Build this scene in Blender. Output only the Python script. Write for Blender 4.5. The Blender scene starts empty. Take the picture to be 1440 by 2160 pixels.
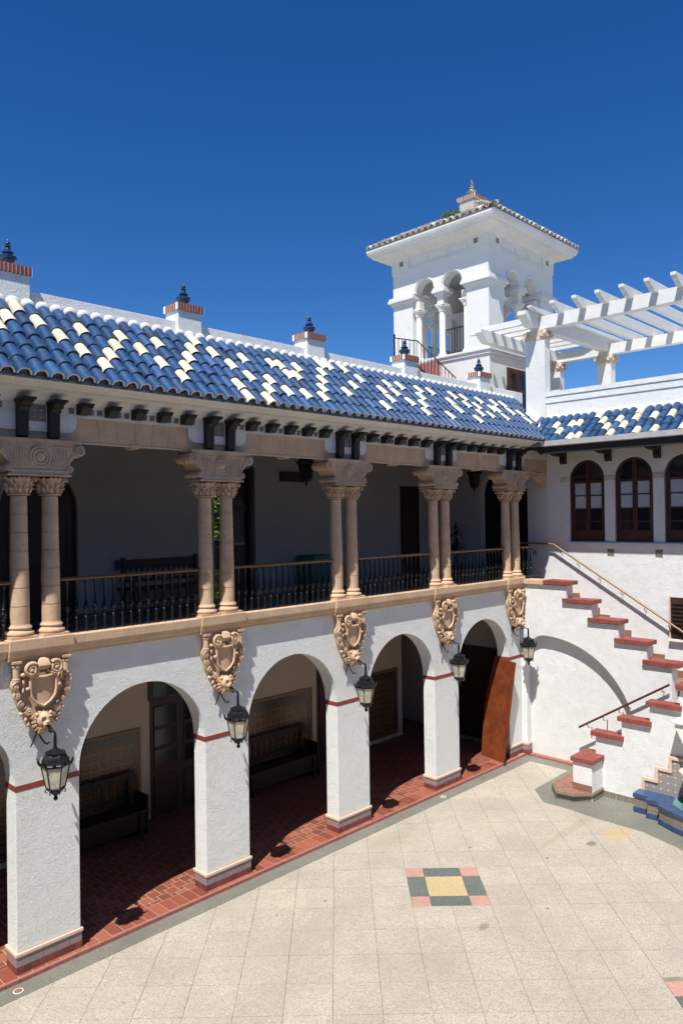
import bpy, bmesh, math, random
from mathutils import Vector, Matrix
random.seed(7)
PI = math.pi
S = bpy.context.scene
COL = S.collection
# ------------------------------------------------------------------ camera, sky, sun, exposure
cam_d = bpy.data.cameras.new('camera'); cam = bpy.data.objects.new('camera', cam_d); COL.objects.link(cam)
S.camera = cam
S.render.resolution_x = 682; S.render.resolution_y = 1024
YAW, PITCH, ROLL = 0.7792, 0.008, -0.0133
F = Vector((math.cos(YAW)*math.cos(PITCH), math.sin(YAW)*math.cos(PITCH), math.sin(PITCH)))
R0 = Vector((math.sin(YAW), -math.cos(YAW), 0)); U0 = R0.cross(F)
R = R0*math.cos(ROLL)+U0*math.sin(ROLL); U = -R0*math.sin(ROLL)+U0*math.cos(ROLL)
M = Matrix((( R.x, U.x, -F.x, -4.169), (R.y, U.y, -F.y, -10.5715), (R.z, U.z, -F.z, 6.3), (0, 0, 0, 1)))
cam.matrix_world = M
cam_d.sensor_fit = 'VERTICAL'; cam_d.sensor_height = 36; cam_d.lens = 36*1567.64/2160
cam_d.clip_start = .1; cam_d.clip_end = 3000

SUN = Vector((-.52, -.245, 1)).normalized()
w = bpy.data.worlds.new('World'); S.world = w; w.use_nodes = True
nt = w.node_tree; bg = nt.nodes['Background']
sky = nt.nodes.new('ShaderNodeTexSky'); sky.sky_type = 'NISHITA'; sky.sun_disc = False
sky.sun_elevation = math.asin(SUN.z); sky.sun_rotation = math.atan2(SUN.x, SUN.y)
sky.altitude = 600; sky.air_density = .8; sky.dust_density = .1; sky.ozone_density = 4.0
hs = nt.nodes.new('ShaderNodeHueSaturation'); hs.inputs['Saturation'].default_value = 1.30; hs.inputs['Hue'].default_value = .508
nt.links.new(sky.outputs[0], hs.inputs['Color']); nt.links.new(hs.outputs[0], bg.inputs[0]); bg.inputs[1].default_value = .098
sl = bpy.data.lights.new('sun', 'SUN'); sl.energy = 5.0; sl.angle = math.radians(.5); sl.color = (1, .965, .905)
so = bpy.data.objects.new('sun', sl); COL.objects.link(so)
so.rotation_euler = SUN.to_track_quat('Z', 'Y').to_euler(); so.location = (-10, -6, 30)
vs = S.view_settings; vs.view_transform = 'Standard'; vs.look = 'None'; vs.gamma = 1; vs.exposure = .38
vs.use_curve_mapping = False

# ------------------------------------------------------------------ materials
MAT = {}
def lin(c): return tuple(((v/255)/12.92 if v/255 <= .04045 else ((v/255+.055)/1.055)**2.4) for v in c)
class NM:
    def __init__(s, name, base=(.8, .8, .8), rough=.6, metal=0, spec=.5):
        m = bpy.data.materials.new(name); m.use_nodes = True; s.m = m; s.t = m.node_tree; s.n = s.t.nodes; s.l = s.t.links
        s.p = s.n['Principled BSDF']; s.p.inputs['Base Color'].default_value = (*base, 1); s.p.inputs['Roughness'].default_value = rough
        s.p.inputs['Metallic'].default_value = metal; s.p.inputs['Specular IOR Level'].default_value = spec
        s.co = s.n.new('ShaderNodeTexCoord'); MAT[name] = m; s.h = None
    def vec(s, world=False):
        if world: g = s.n.new('ShaderNodeNewGeometry'); return g.outputs['Position']
        return s.co.outputs['Object']
    def noise(s, scale, detail=4, rough=.5, dist=0, world=True, vec=None):
        n = s.n.new('ShaderNodeTexNoise'); s.l.new(vec or s.vec(world), n.inputs['Vector'])
        n.inputs['Scale'].default_value = scale; n.inputs['Detail'].default_value = detail
        n.inputs['Roughness'].default_value = rough; n.inputs['Distortion'].default_value = dist; return n.outputs['Fac']
    def ramp(s, fac, stops):
        r = s.n.new('ShaderNodeValToRGB'); s.l.new(fac, r.inputs[0]); e = r.color_ramp.elements
        while len(e) < len(stops): e.new(.5)
        for k, (p, c) in enumerate(stops):
            e[k].position = p; e[k].color = (*c, 1) if len(c) == 3 else c
        return r.outputs[0]
    def mix(s, fac, a, b, mode='MIX'):
        x = s.n.new('ShaderNodeMix'); x.data_type = 'RGBA'; x.blend_type = mode
        for i, v in ((0, fac), (6, a), (7, b)):
            if isinstance(v, (int, float)): x.inputs[i].default_value = v
            elif isinstance(v, tuple): x.inputs[i].default_value = (*v, 1)
            else: s.l.new(v, x.inputs[i])
        return x.outputs[2]
    def math(s, op, a, b=0.0, c=None):
        x = s.n.new('ShaderNodeMath'); x.operation = op
        for i, v in enumerate((a, b) if c is None else (a, b, c)):
            if isinstance(v, (int, float)): x.inputs[i].default_value = v
            else: s.l.new(v, x.inputs[i])
        return x.outputs[0]
    def color(s, c): s.l.new(c, s.p.inputs['Base Color'])
    def bump(s, fac, dist=.01, strength=1):
        b = s.n.new('ShaderNodeBump'); b.inputs['Distance'].default_value = dist; b.inputs['Strength'].default_value = strength
        s.l.new(fac, b.inputs['Height'])
        if s.h: s.l.new(s.h, b.inputs['Normal'])
        s.h = b.outputs[0]; s.l.new(s.h, s.p.inputs['Normal'])
    def rnd(s):
        o = s.n.new('ShaderNodeObjectInfo'); return o.outputs['Random']
def mrange(s, v, a, b, c, d):
    x = s.n.new('ShaderNodeMapRange'); s.l.new(v, x.inputs[0])
    for i, q in enumerate((a, b, c, d)): x.inputs[i+1].default_value = q
    return x.outputs[0]

def stucco(name, base, dirt=.06, bump=.012, sc=16):
    k = NM(name, base, .85, spec=.25)
    d = k.noise(1.3, 6, .65); e = k.noise(9, 4, .6)
    dark = tuple(c*(1-dirt*2.2) for c in base); dd = (base[0]*(1-dirt), base[1]*(1-dirt*1.1), base[2]*(1-dirt*1.4))
    c1 = k.ramp(d, [(.3, dd), (.62, base)])
    c2 = k.mix(k.ramp(e, [(.25, (.35,)*3), (.45, (0,)*3)]), c1, dark)
    mp = k.n.new('ShaderNodeMapping'); mp.inputs['Scale'].default_value = (1, 1, .09); k.l.new(k.vec(True), mp.inputs['Vector'])
    st = k.noise(11, 5, .7, 0, True, mp.outputs[0])
    c2 = k.mix(k.ramp(st, [(.60, (0,)*3), (.80, (.30,)*3)]), c2, tuple(x*y for x, y in zip(base, (.66, .64, .60))))
    bl = k.noise(3.1, 7, .72, .4)
    c2 = k.mix(k.ramp(bl, [(.66, (0,)*3), (.74, (.22,)*3)]), c2, tuple(x*y for x, y in zip(base, (.80, .76, .70))))
    k.color(c2)
    a = k.noise(sc, 4, .6, 1.1); r = k.math('ABSOLUTE', k.math('SUBTRACT', a, .5))
    msk = k.ramp(k.noise(5, 3, .6), [(.38, (.15,)*3), (.62, (1,)*3)])
    k.bump(k.math('MULTIPLY', mrange(k, r, 0, .10, 1, 0), msk), bump, .55)
    k.bump(k.noise(sc*2.0, 6, .75, .5), bump*1.5, .7)
    k.bump(k.noise(2.2, 2, .5), .02, .5)
    return k.m
stucco('stucco', (.785, .80, .785), .04)
stucco('stucco_far', (.70, .705, .69), .05, .006, 14)
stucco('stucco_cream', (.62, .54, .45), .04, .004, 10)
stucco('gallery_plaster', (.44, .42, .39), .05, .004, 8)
stucco('cornice_plaster', (.73, .72, .69), .12, .004, 9)
def stone(name, base, var=.12, bump=.004):
    k = NM(name, base, .75, spec=.3)
    a = tuple(c*(1-var) for c in base); b = tuple(min(1, c*(1+var)) for c in base)
    c = k.ramp(k.noise(3.5, 5, .6), [(.3, a), (.7, b)])
    c = k.mix(k.ramp(k.noise(22, 3, .6), [(.3, (.5,)*3), (.5, (0,)*3)]), c, tuple(x*.72 for x in base))
    k.color(c); k.bump(k.noise(45, 4, .6), bump, .5); return k.m
stone('peach_stone', (.59, .41, .265), .15)
stone('peach_carved', (.565, .40, .26), .22)
stone('cream_stone', (.62, .50, .38), .1)
stone('white_stone', (.78, .76, .71), .08)
def plain(name, base, rough=.5, metal=0, var=.15, vs_=6, bump=0, spec=.5):
    k = NM(name, base, rough, metal, spec)
    k.color(k.ramp(k.noise(vs_, 5, .6), [(.3, tuple(c*(1-var) for c in base)), (.7, tuple(c*(1+var) for c in base))]))
    if bump: k.bump(k.noise(vs_*6, 3, .6), bump, .6)
    return k.m
plain('black_iron', (.012, .013, .014), .34, .3)
plain('dark_corbel', (.010, .007, .006), .55, 0, .3, 9, .004)
plain('red_paint', (.24, .045, .03), .6, 0, .12)
plain('brown_door', (.035, .013, .008), .45, 0, .3, 5)
plain('window_wood', (.060, .020, .013), .45, 0, .25, 5)
plain('rail_wood', (.20, .085, .030), .3, 0, .25, 9)
plain('rail_paint', (.10, .024, .018), .5)
plain('brass_wood', (.24, .135, .058), .36, 0, .2, 9)
plain('dark_bench', (.018, .012, .010), .5, 0, .3, 8)
plain('gutter_metal', (.52, .51, .50), .45, .0, .12, 4, .002)
plain('dark_soffit', (.020, .016, .014), .7)
plain('green_bin', (.012, .16, .11), .5)
plain('leaf_dark', (.02, .035, .016), .5, 0, .4)
plain('pot', (.12, .06, .04), .7)
plain('mortar_white', (.70, .68, .63), .9, 0, .15, 20, .006)
plain('grout', (.42, .30, .22), .9, 0, .2, 25)
plain('shade_black', (.008, .008, .009), .9)  # near-black standing in for the shade of unlit rooms
plain('ceiling_dark', (.06, .052, .042), .8)
plain('cap_tile', (.25, .060, .046), .55, 0, .2, 7, .002)
plain('step_tile', (.26, .13, .085), .65, 0, .3, 7, .003)
plain('curb_tile', (.34, .13, .105), .6, 0, .2, 9, .003)
plain('pink_cap', (.72, .50, .38), .6, 0, .08)
plain('blue_glaze_trim', (.035, .072, .165), .25, 0, .25, 6, .003)
plain('bowl_dark', (.04, .06, .07), .2, 0, .4, 14)
plain('water', (.10, .25, .22), .08, 0, .3, 5)
plain('bark', (.08, .06, .04), .9)
plain('concrete_far', (.42, .40, .36), .9)
plain('louvre', (.035, .022, .018), .6)
plain('curtain_glass', (.42, .46, .50), .12, 0, .1, 2)
plain('plaque_text', (.03, .026, .022), .6)
k = NM('dark_glass', (.012, .014, .018), .06); k = NM('lamp_glass', (.66, .60, .45), .35)
c = k.noise(7, 3, .5, 1); k.color(k.ramp(c, [(.3, (.50, .46, .36)), (.7, (.78, .73, .58))]))
k.p.inputs['Transmission Weight'].default_value = .25
k = NM('green_glass', (.012, .03, .028), .15)
def glaze(name, base, var, rough=.28):
    k = NM(name, base, rough, spec=.4)
    r = k.rnd()
    c = k.ramp(r, [(0, tuple(x*(1-var) for x in base)), (.3, tuple(x*(1-var*.3) for x in base)), (.8, base), (1, tuple(min(1, x*(1+var)+.015) for x in base))])
    n = k.noise(7, 5, .7); g = tuple(x*.6+.10 for x in base)
    c = k.mix(k.ramp(n, [(.52, (0,)*3), (.75, (.35,)*3)]), c, g)
    n2 = k.noise(34, 4, .65)
    c = k.mix(k.ramp(n2, [(.66, (0,)*3), (.76, (.6,)*3)]), c, (.30, .26, .22))
    k.color(c); k.l.new(mrange(k, n, .3, .7, rough-.06, rough+.25), k.p.inputs['Roughness'])
    k.bump(k.noise(16, 4, .6), .004, .5); return k.m
glaze('blue_glaze', (.015, .062, .165), .38, .40)
glaze('cream_glaze', (.68, .62, .44), .14, .45)
glaze('pan_glaze', (.02, .045, .08), .3, .7)
k = NM('tile_edge', (.30, .25, .20), .85)
k.color(k.mix(k.math('GREATER_THAN', k.rnd(), .86), k.ramp(k.noise(11, 4, .6), [(.3, (.16, .13, .10)), (.65, (.40, .35, .29))]), (.42, .11, .07)))
k.bump(k.noise(60, 3, .7), .006, .8)
plain('rim_mortar', (.72, .70, .67), .85, 0, .25, 30, .006)
# old mossy tower tile
k = NM('old_tile', (.3, .3, .3), .6)
k.color(k.mix(k.math('GREATER_THAN', k.rnd(), .72), k.ramp(k.noise(6, 5, .7), [(.38, (.02, .05, .10)), (.5, (.20, .15, .09)), (.65, (.40, .36, .28))]), (.55, .50, .40)))
# brick
k = NM('red_brick', (.33, .07, .045), .7)
k.color(k.ramp(k.rnd(), [(0, (.16, .032, .024)), (1, (.27, .062, .042))])); k.bump(k.noise(50, 3, .6), .003, .5)
# arcade floor tile
k = NM('floor_tile_red', (.34, .10, .055), .6, spec=.25)
c = k.ramp(k.rnd(), [(0, (.18, .050, .031)), (.5, (.27, .078, .046)), (1, (.34, .115, .066))])
c = k.mix(k.ramp(k.noise(9, 4, .6), [(.45, (0,)*3), (.8, (.5,)*3)]), c, (.20, .10, .075)); k.color(c); k.bump(k.noise(20, 3, .6), .002, .5)
# terrazzo
def terrazzo(name, base, spk, stain=.12):
    k = NM(name, base, .55, spec=.35)
    c = k.ramp(k.rnd(), [(0, tuple(x*.92 for x in base)), (1, tuple(x*1.05 for x in base))])
    vo = k.n.new('ShaderNodeTexVoronoi'); k.l.new(k.vec(True), vo.inputs['Vector']); vo.inputs['Scale'].default_value = 75
    vc = k.n.new('ShaderNodeSeparateColor'); k.l.new(vo.outputs['Color'], vc.inputs[0])
    c = k.mix(k.ramp(vc.outputs[0], [(.74, (0,)*3), (.80, (.8,)*3)]), c, spk)
    c = k.mix(k.ramp(vc.outputs[1], [(.80, (0,)*3), (.85, (.55,)*3)]), c, tuple(min(1, x*1.5) for x in base))
    n = k.noise(.9, 6, .65)
    c = k.mix(k.ramp(n, [(.42, (0,)*3), (.72, (stain*3,)*3)]), c, tuple(x*.72 for x in base))
    n = k.noise(2.6, 6, .7, .6)
    c = k.mix(k.ramp(n, [(.60, (0,)*3), (.72, (.35,)*3)]), c, tuple(x*.6 for x in base))
    n = k.noise(5.5, 2, .5)
    c = k.mix(k.ramp(n, [(.775, (0,)*3), (.80, (.75,)*3)]), c, tuple(x*.35 for x in base))
    if name == 'terrazzo_cream':       # spills and worn marks, each with its own outline
        sp = k.n.new('ShaderNodeSeparateXYZ'); k.l.new(k.vec(True), sp.inputs[0])
        wob = k.math('MULTIPLY', k.math('SUBTRACT', k.noise(6, 4, .6), .5), .35)
        for (sx, sy, rx, ry, cc, op) in ((9.42, -3.82, .13, .10, (.15, .12, .09), .75), (10.15, -3.98, .42, .22, (.50, .33, .13), .5), (5.55, -3.95, .13, .07, (.18, .15, .12), .6), (8.3, -3.5, .035, .035, (.12, .10, .08), .9), (9.9, -3.2, 1.5, .10, (.30, .24, .17), .35), (6.9, -.9, .5, .3, (.36, .30, .24), .3), (3.2, -2.2, .8, .5, (.36, .31, .25), .3), (8.2, -6.2, .9, .4, (.36, .30, .24), .35), (5.2, -6.3, .6, .8, (.34, .29, .23), .3), (7.7, -2.2, .03, .03, (.1, .1, .08), .9), (6.7, -4.4, .025, .02, (.1, .1, .08), .9), (4.4, -1.6, .03, .02, (.1, .1, .08), .9)):
            du = k.math('MULTIPLY', k.math('SUBTRACT', sp.outputs[0], sx), 1/rx); dv = k.math('MULTIPLY', k.math('SUBTRACT', sp.outputs[1], sy), 1/ry)
            d = k.math('ADD', k.math('SQRT', k.math('ADD', k.math('MULTIPLY', du, du), k.math('MULTIPLY', dv, dv))), k.math('MULTIPLY', wob, 4.0))
            c = k.mix(mrange(k, d, .7, 1.15, op, 0), c, cc)
    k.color(c); k.bump(k.noise(60, 2, .6), .0015, .4); return k.m
terrazzo('terrazzo_cream', (.44, .388, .325), (.27, .235, .19), .2)
terrazzo('terrazzo_pink', (.47, .275, .225), (.42, .20, .15))
terrazzo('terrazzo_green', (.135, .155, .135), (.05, .07, .06))
terrazzo('terrazzo_yellow', (.50, .385, .215), (.46, .34, .16))
terrazzo('terrazzo_grey', (.205, .20, .165), (.10, .105, .09), .28)
plain('joint_dark', (.22, .19, .155), .95)
# pier base tile
k = NM('plinth_tile', (.3, .27, .28), .4)
c = k.ramp(k.noise(5, 5, .7), [(.3, (.17, .165, .20)), (.5, (.27, .235, .245)), (.7, (.33, .20, .17))]); k.color(c)
k = NM('plinth_red', (.2, .05, .05), .5); k.color(k.ramp(k.rnd(), [(0, (.14, .040, .042)), (1, (.22, .065, .06))]))
# checker gallery floor
k = NM('checker_floor', (.3, .3, .3), .35)
ch = k.n.new('ShaderNodeTexChecker'); k.l.new(k.vec(True), ch.inputs[0]); ch.inputs['Scale'].default_value = 4
ch.inputs['Color1'].default_value = (.02, .02, .02, 1); ch.inputs['Color2'].default_value = (.16, .16, .155, 1); k.color(ch.outputs[0])
# azulejo (wall panel seen in shade) and fountain rosettes
def azulejo(name, cell, axes, c_bg, c_a, c_b, c_c, rough=.18):
    k = NM(name, c_bg, rough)
    sp = k.n.new('ShaderNodeSeparateXYZ'); k.l.new(k.vec(True), sp.inputs[0])
    u, v = (sp.outputs[i] for i in axes)
    def fr(x): return k.math('SUBTRACT', k.math('FRACT', k.math('MULTIPLY', x, 1/cell)), .5)
    fu, fv = fr(u), fr(v)
    r = k.math('SQRT', k.math('ADD', k.math('MULTIPLY', fu, fu), k.math('MULTIPLY', fv, fv)))
    an = k.math('ARCTAN2', fu, fv)
    pet = k.math('SINE', k.math('MULTIPLY', an, 8.0))
    rr = k.math('ADD', r, k.math('MULTIPLY', pet, .035))
    col = k.ramp(k.math('MULTIPLY', rr, 1.45), [(0, c_b), (.10, c_bg), (.17, c_a), (.26, c_bg), (.33, c_c), (.42, c_a), (.50, c_bg), (.60, c_b), (.70, c_a), (.80, c_bg)])
    k.n.active
    for nd in k.n:
        if nd.type == 'VALTORGB': nd.color_ramp.interpolation = 'CONSTANT'
    grid = k.math('GREATER_THAN', k.math('MAXIMUM', k.math('ABSOLUTE', fu), k.math('ABSOLUTE', fv)), .485)
    k.color(k.mix(grid, col, c_bg)); return k.m
azulejo('azulejo_wall', .165, (0, 2), (.20, .135, .08), (.012, .016, .03), (.30, .12, .025), (.015, .012, .012))
azulejo('azulejo_border', .09, (0, 2), (.04, .05, .07), (.14, .11, .08), (.03, .03, .05), (.20, .10, .03))
azulejo('azulejo_star', .15, (1, 2), (.55, .52, .46), (.05, .08, .16), (.30, .15, .07), (.10, .14, .12), .25)
azulejo('azulejo_band', .08, (1, 2), (.36, .31, .22), (.07, .08, .11), (.22, .15, .08), (.08, .12, .12), .3)
azulejo('motif_tile', .10, (0, 2), (.42, .38, .30), (.04, .04, .06), (.12, .06, .04), (.05, .07, .06), .4)
azulejo('motif_tile_side', .10, (1, 2), (.42, .38, .30), (.04, .04, .06), (.12, .06, .04), (.05, .07, .06), .4)
# board: varnished worn wood
k = NM('board_wood', (.25, .06, .015), .6, spec=.3)
c = k.ramp(k.noise(3, 6, .7, .8), [(.25, (.08, .018, .007)), (.5, (.17, .038, .011)), (.72, (.24, .065, .018))])
c = k.mix(k.ramp(k.noise(26, 2, .5), [(.74, (0,)*3), (.77, (.9,)*3)]), c, (.55, .45, .35)); k.color(c)
# foliage
def leafm(name, c0, c1):
    k = NM(name, c0, .55); k.color(k.ramp(k.noise(14, 2, .5), [(.35, c0), (.65, c1)])); k.p.inputs['Transmission Weight'].default_value = 0
    tr = k.n.new('ShaderNodeBsdfTranslucent'); tr.inputs[0].default_value = (*[min(1, x*1.3) for x in c1], 1)
    ms = k.n.new('ShaderNodeMixShader'); ms.inputs[0].default_value = .35
    out = k.n['Material Output']; k.l.new(k.p.outputs[0], ms.inputs[1]); k.l.new(tr.outputs[0], ms.inputs[2]); k.l.new(ms.outputs[0], out.inputs[0])
leafm('leaf_green', (.05, .11, .012), (.16, .24, .03))
leafm('weed_green', (.06, .14, .02), (.14, .24, .04))
k = NM('finial_glaze', (.012, .055, .17), .2); k.color(k.ramp(k.noise(9, 4, .6), [(.3, (.008, .025, .07)), (.7, (.016, .05, .13))]))
k = NM('old_finial', (.1, .1, .1), .4); k.color(k.ramp(k.noise(9, 4, .7, 1), [(.45, (.02, .04, .06)), (.6, (.50, .47, .38))]))

# ------------------------------------------------------------------ mesh helpers
class MB:
    def __init__(s): s.v = []; s.f = []; s.mi = []; s.cur = 0
    def add(s, vs, fs):
        o = len(s.v); s.v += [tuple(p) for p in vs]; s.f += [tuple(i+o for i in f) for f in fs]; s.mi += [s.cur]*len(fs); return s
    def box(s, x0, x1, y0, y1, z0, z1):
        return s.add([(x0,y0,z0),(x1,y0,z0),(x1,y1,z0),(x0,y1,z0),(x0,y0,z1),(x1,y0,z1),(x1,y1,z1),(x0,y1,z1)],
                     [(0,3,2,1),(4,5,6,7),(0,1,5,4),(1,2,6,5),(2,3,7,6),(3,0,4,7)])
    def prism(s, pts, f0, f1):      # pts 2-D, f0/f1 map (a,b)->xyz for the two ends
        n = len(pts); A = [f0(*p) for p in pts]; B = [f1(*p) for p in pts]
        return s.add(A+B, [tuple(range(n-1, -1, -1)), tuple(range(n, 2*n))]+[(i, (i+1) % n, n+(i+1) % n, n+i) for i in range(n)])
    def prismy(s, pts, y0, y1): return s.prism(pts, lambda a, b: (a, y0, b), lambda a, b: (a, y1, b))
    def prismx(s, pts, x0, x1): return s.prism(pts, lambda a, b: (x0, a, b), lambda a, b: (x1, a, b))
    def prismz(s, pts, z0, z1): return s.prism(pts, lambda a, b: (a, b, z0), lambda a, b: (a, b, z1))
    def lathe(s, prof, cx=0, cy=0, seg=16, ph=0, sy=1):
        n = len(prof); vs = []
        for r, z in prof:
            for k in range(seg):
                a = ph+2*PI*k/seg; vs.append((cx+r*math.cos(a), cy+sy*r*math.sin(a), z))
        fs = [(i*seg+k, i*seg+(k+1) % seg, (i+1)*seg+(k+1) % seg, (i+1)*seg+k) for i in range(n-1) for k in range(seg)]
        fs += [tuple(range(seg-1, -1, -1)), tuple(range((n-1)*seg, n*seg))]
        return s.add(vs, fs)
    def tube(s, pts, r, seg=6, cap=True):
        P = [Vector(p) for p in pts]; n = len(P); vs = []
        rr = r if isinstance(r, (list, tuple)) else [r]*n
        t0 = (P[1]-P[0]).normalized(); up = Vector((0, 0, 1)) if abs(t0.z) < .9 else Vector((0, 1, 0))
        nrm = t0.cross(up).normalized()
        for i in range(n):
            t = (P[min(i+1, n-1)]-P[max(i-1, 0)]).normalized()
            nrm = (nrm-t*nrm.dot(t)).normalized(); b = t.cross(nrm)
            for k in range(seg):
                a = 2*PI*k/seg; q = P[i]+(nrm*math.cos(a)+b*math.sin(a))*rr[i]; vs.append(tuple(q))
        fs = [(i*seg+k, i*seg+(k+1) % seg, (i+1)*seg+(k+1) % seg, (i+1)*seg+k) for i in range(n-1) for k in range(seg)]
        if cap: fs += [tuple(range(seg-1, -1, -1)), tuple(range((n-1)*seg, n*seg))]
        return s.add(vs, fs)
    def ball(s, c, r, seg=10, ring=6):
        rx, ry, rz = (r, r, r) if isinstance(r, (int, float)) else r
        vs = [(c[0], c[1], c[2]-rz)]
        for i in range(1, ring):
            a = -PI/2+PI*i/ring
            for k in range(seg): vs.append((c[0]+rx*math.cos(a)*math.cos(2*PI*k/seg), c[1]+ry*math.cos(a)*math.sin(2*PI*k/seg), c[2]+rz*math.sin(a)))
        vs.append((c[0], c[1], c[2]+rz)); T = len(vs)-1
        fs = [(0, 1+(k+1) % seg, 1+k) for k in range(seg)]
        for i in range(ring-2):
            for k in range(seg): fs.append((1+i*seg+k, 1+i*seg+(k+1) % seg, 1+(i+1)*seg+(k+1) % seg, 1+(i+1)*seg+k))
        b = 1+(ring-2)*seg; fs += [(b+k, b+(k+1) % seg, T) for k in range(seg)]
        return s.add(vs, fs)
    def spiral(s, cx, cz, y, r0, r, turns=1.6, d=1, a0=PI/2, seg=6, n=18, yend=None):
        pts = []; rad = []
        for i in range(n+1):
            t = i/n; rr = r0*(1-t)**.85+.15*r0*t; a = a0+d*t*turns*2*PI
            pts.append((cx+rr*math.cos(a), y if yend is None else y+(yend-y)*t, cz+rr*math.sin(a))); rad.append(r*(1-.35*t))
        s.tube(pts, rad, seg); s.ball(pts[-1], r*1.25, 6, 4); return s
    def mesh(s, name, mats, smooth=None, bevel=0):
        me = bpy.data.meshes.new(name); me.from_pydata(s.v, [], s.f)
        for m in (mats if isinstance(mats, (list, tuple)) else [mats]): me.materials.append(MAT[m])
        if any(s.mi): me.polygons.foreach_set('material_index', s.mi)
        if bevel:
            bm = bmesh.new(); bm.from_mesh(me)
            es = [e for e in bm.edges if len(e.link_faces) == 2 and e.calc_face_angle(0) > .6]
            bmesh.ops.bevel(bm, geom=es, offset=bevel, segments=2, affect='EDGES', profile=.6, clamp_overlap=True); bm.to_mesh(me); bm.free()
        if smooth is not None:
            me.polygons.foreach_set('use_smooth', [True]*len(me.polygons)); me.set_sharp_from_angle(angle=math.radians(smooth))
        me.update(); return me
    def build(s, name, mats, parent=None, loc=None, smooth=None, bevel=0, **kw):
        return place(s.mesh(name, mats, smooth, bevel), name, parent, loc, **kw)
def place(me, name, parent=None, loc=None, rot=None, scale=None, **kw):
    o = bpy.data.objects.new(name, me); COL.objects.link(o)
    if parent: o.parent = parent
    if loc: o.location = loc
    if rot: o.rotation_euler = rot
    if scale: o.scale = scale
    for k_, v_ in kw.items(): o[k_] = v_
    return o
def thing(name, label, cat, group=None, loc=(0, 0, 0), rotz=0):
    o = bpy.data.objects.new(name, None); COL.objects.link(o); o.location = loc; o.rotation_euler = (0, 0, rotz)
    o['label'] = label; o['category'] = cat
    if group: o['group'] = group
    return o
def dup(o, parent=None, loc=None, rot=None, **kw):
    c = o.copy(); COL.objects.link(c)
    if parent is not None: c.parent = parent
    if loc is not None: c.location = loc
    if rot is not None: c.rotation_euler = rot
    for k_, v_ in kw.items(): c[k_] = v_
    for ch in list(o.children):
        if ch is not c: dup(ch, c)
    return c

def arch_wall(mb, mp, u0, u1, z0, z1, ops, th, n=20):
    """wall in (u,z) with depth d in 0..th; mp(u,d,z)->xyz; ops: (uc, half width, spring z, bottom z, rise)"""
    def quad(a, b, c, d): mb.add([a, b, c, d], [(0, 1, 2, 3)])
    ops = sorted(ops); cur = u0
    for uc, hw, zs, zb, rise in ops:
        for d in (0, th):
            quad(mp(cur, d, z0), mp(uc-hw, d, z0), mp(uc-hw, d, z1), mp(cur, d, z1))
        us = [uc-hw*math.cos(PI*i/n) for i in range(n+1)]; zz = [zs+rise*math.sin(PI*i/n) for i in range(n+1)]
        for i in range(n):
            for d in (0, th):
                quad(mp(us[i], d, zz[i]), mp(us[i+1], d, zz[i+1]), mp(us[i+1], d, z1), mp(us[i], d, z1))
                if zb > z0+1e-4: quad(mp(us[i], d, z0), mp(us[i+1], d, z0), mp(us[i+1], d, zb), mp(us[i], d, zb))
            quad(mp(us[i], 0, zz[i]), mp(us[i+1], 0, zz[i+1]), mp(us[i+1], th, zz[i+1]), mp(us[i], th, zz[i]))
        for u in (uc-hw, uc+hw): quad(mp(u, 0, zb), mp(u, th, zb), mp(u, th, zs), mp(u, 0, zs))
        if zb > z0+1e-4: quad(mp(uc-hw, 0, zb), mp(uc+hw, 0, zb), mp(uc+hw, th, zb), mp(uc-hw, th, zb))
        cur = uc+hw
    for d in (0, th): quad(mp(cur, d, z0), mp(u1, d, z0), mp(u1, d, z1), mp(cur, d, z1))
    quad(mp(u0, 0, z1), mp(u1, 0, z1), mp(u1, th, z1), mp(u0, th, z1)); cur = u0
    for uc, hw, zs, zb, rise in ops+[(u1, 0, 0, z0, 0)]:
        if zb <= z0+1e-4 or uc == u1: quad(mp(cur, 0, z0), mp(uc-hw, 0, z0), mp(uc-hw, th, z0), mp(cur, th, z0)); cur = uc+hw
    for u in (u0, u1): quad(mp(u, 0, z0), mp(u, th, z0), mp(u, th, z1), mp(u, 0, z1))

# ------------------------------------------------------------------ ground, courtyard floor
g = MB(); g.add([(-400, -400, -.12), (400, -400, -.12), (400, 400, -.12), (-400, 400, -.12)], [(0, 1, 2, 3)]); g.build('ground', 'concrete_far', kind='structure')
ct = MB().box(-30, 13.6, -30, 0, -.05, -.022).build('courtyard_floor', 'joint_dark', loc=(0, 0, -.06), kind='structure')
PA, PB = .642, .655; A0, B0 = 5.675, 3.07; r2 = math.sqrt(.5)
def ab(a, b): return ((a+b)*r2, (b-a)*r2)
me_slab = {}
def slab_mesh(mat, wa, wb):
    key = (mat, round(wa, 3), round(wb, 3))
    if key not in me_slab:
        m = MB(); h = .0025; m.prism([(h, h), (wa-h, h), (wa-h, wb-h), (h, wb-h)], lambda a, b: (*ab(a, b), -.03), lambda a, b: (*ab(a, b), 0))
        me_slab[key] = m.mesh('paving_slab', mat)
    return me_slab[key]
def proj(P):
    d = Vector(P)-Vector((-4.169, -10.5715, 6.3)); z = d.dot(F)
    return (720+1567.64*d.dot(R)/z, 1080-1567.64*d.dot(U)/z) if z > .3 else (-9999, -9999)
pat = set()
for (i0, j0) in ((0, -2), (5, -7)):
    for di in range(2):
        for dj in range(2): pat.add((i0+di, j0+dj))
slabs = []
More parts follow.
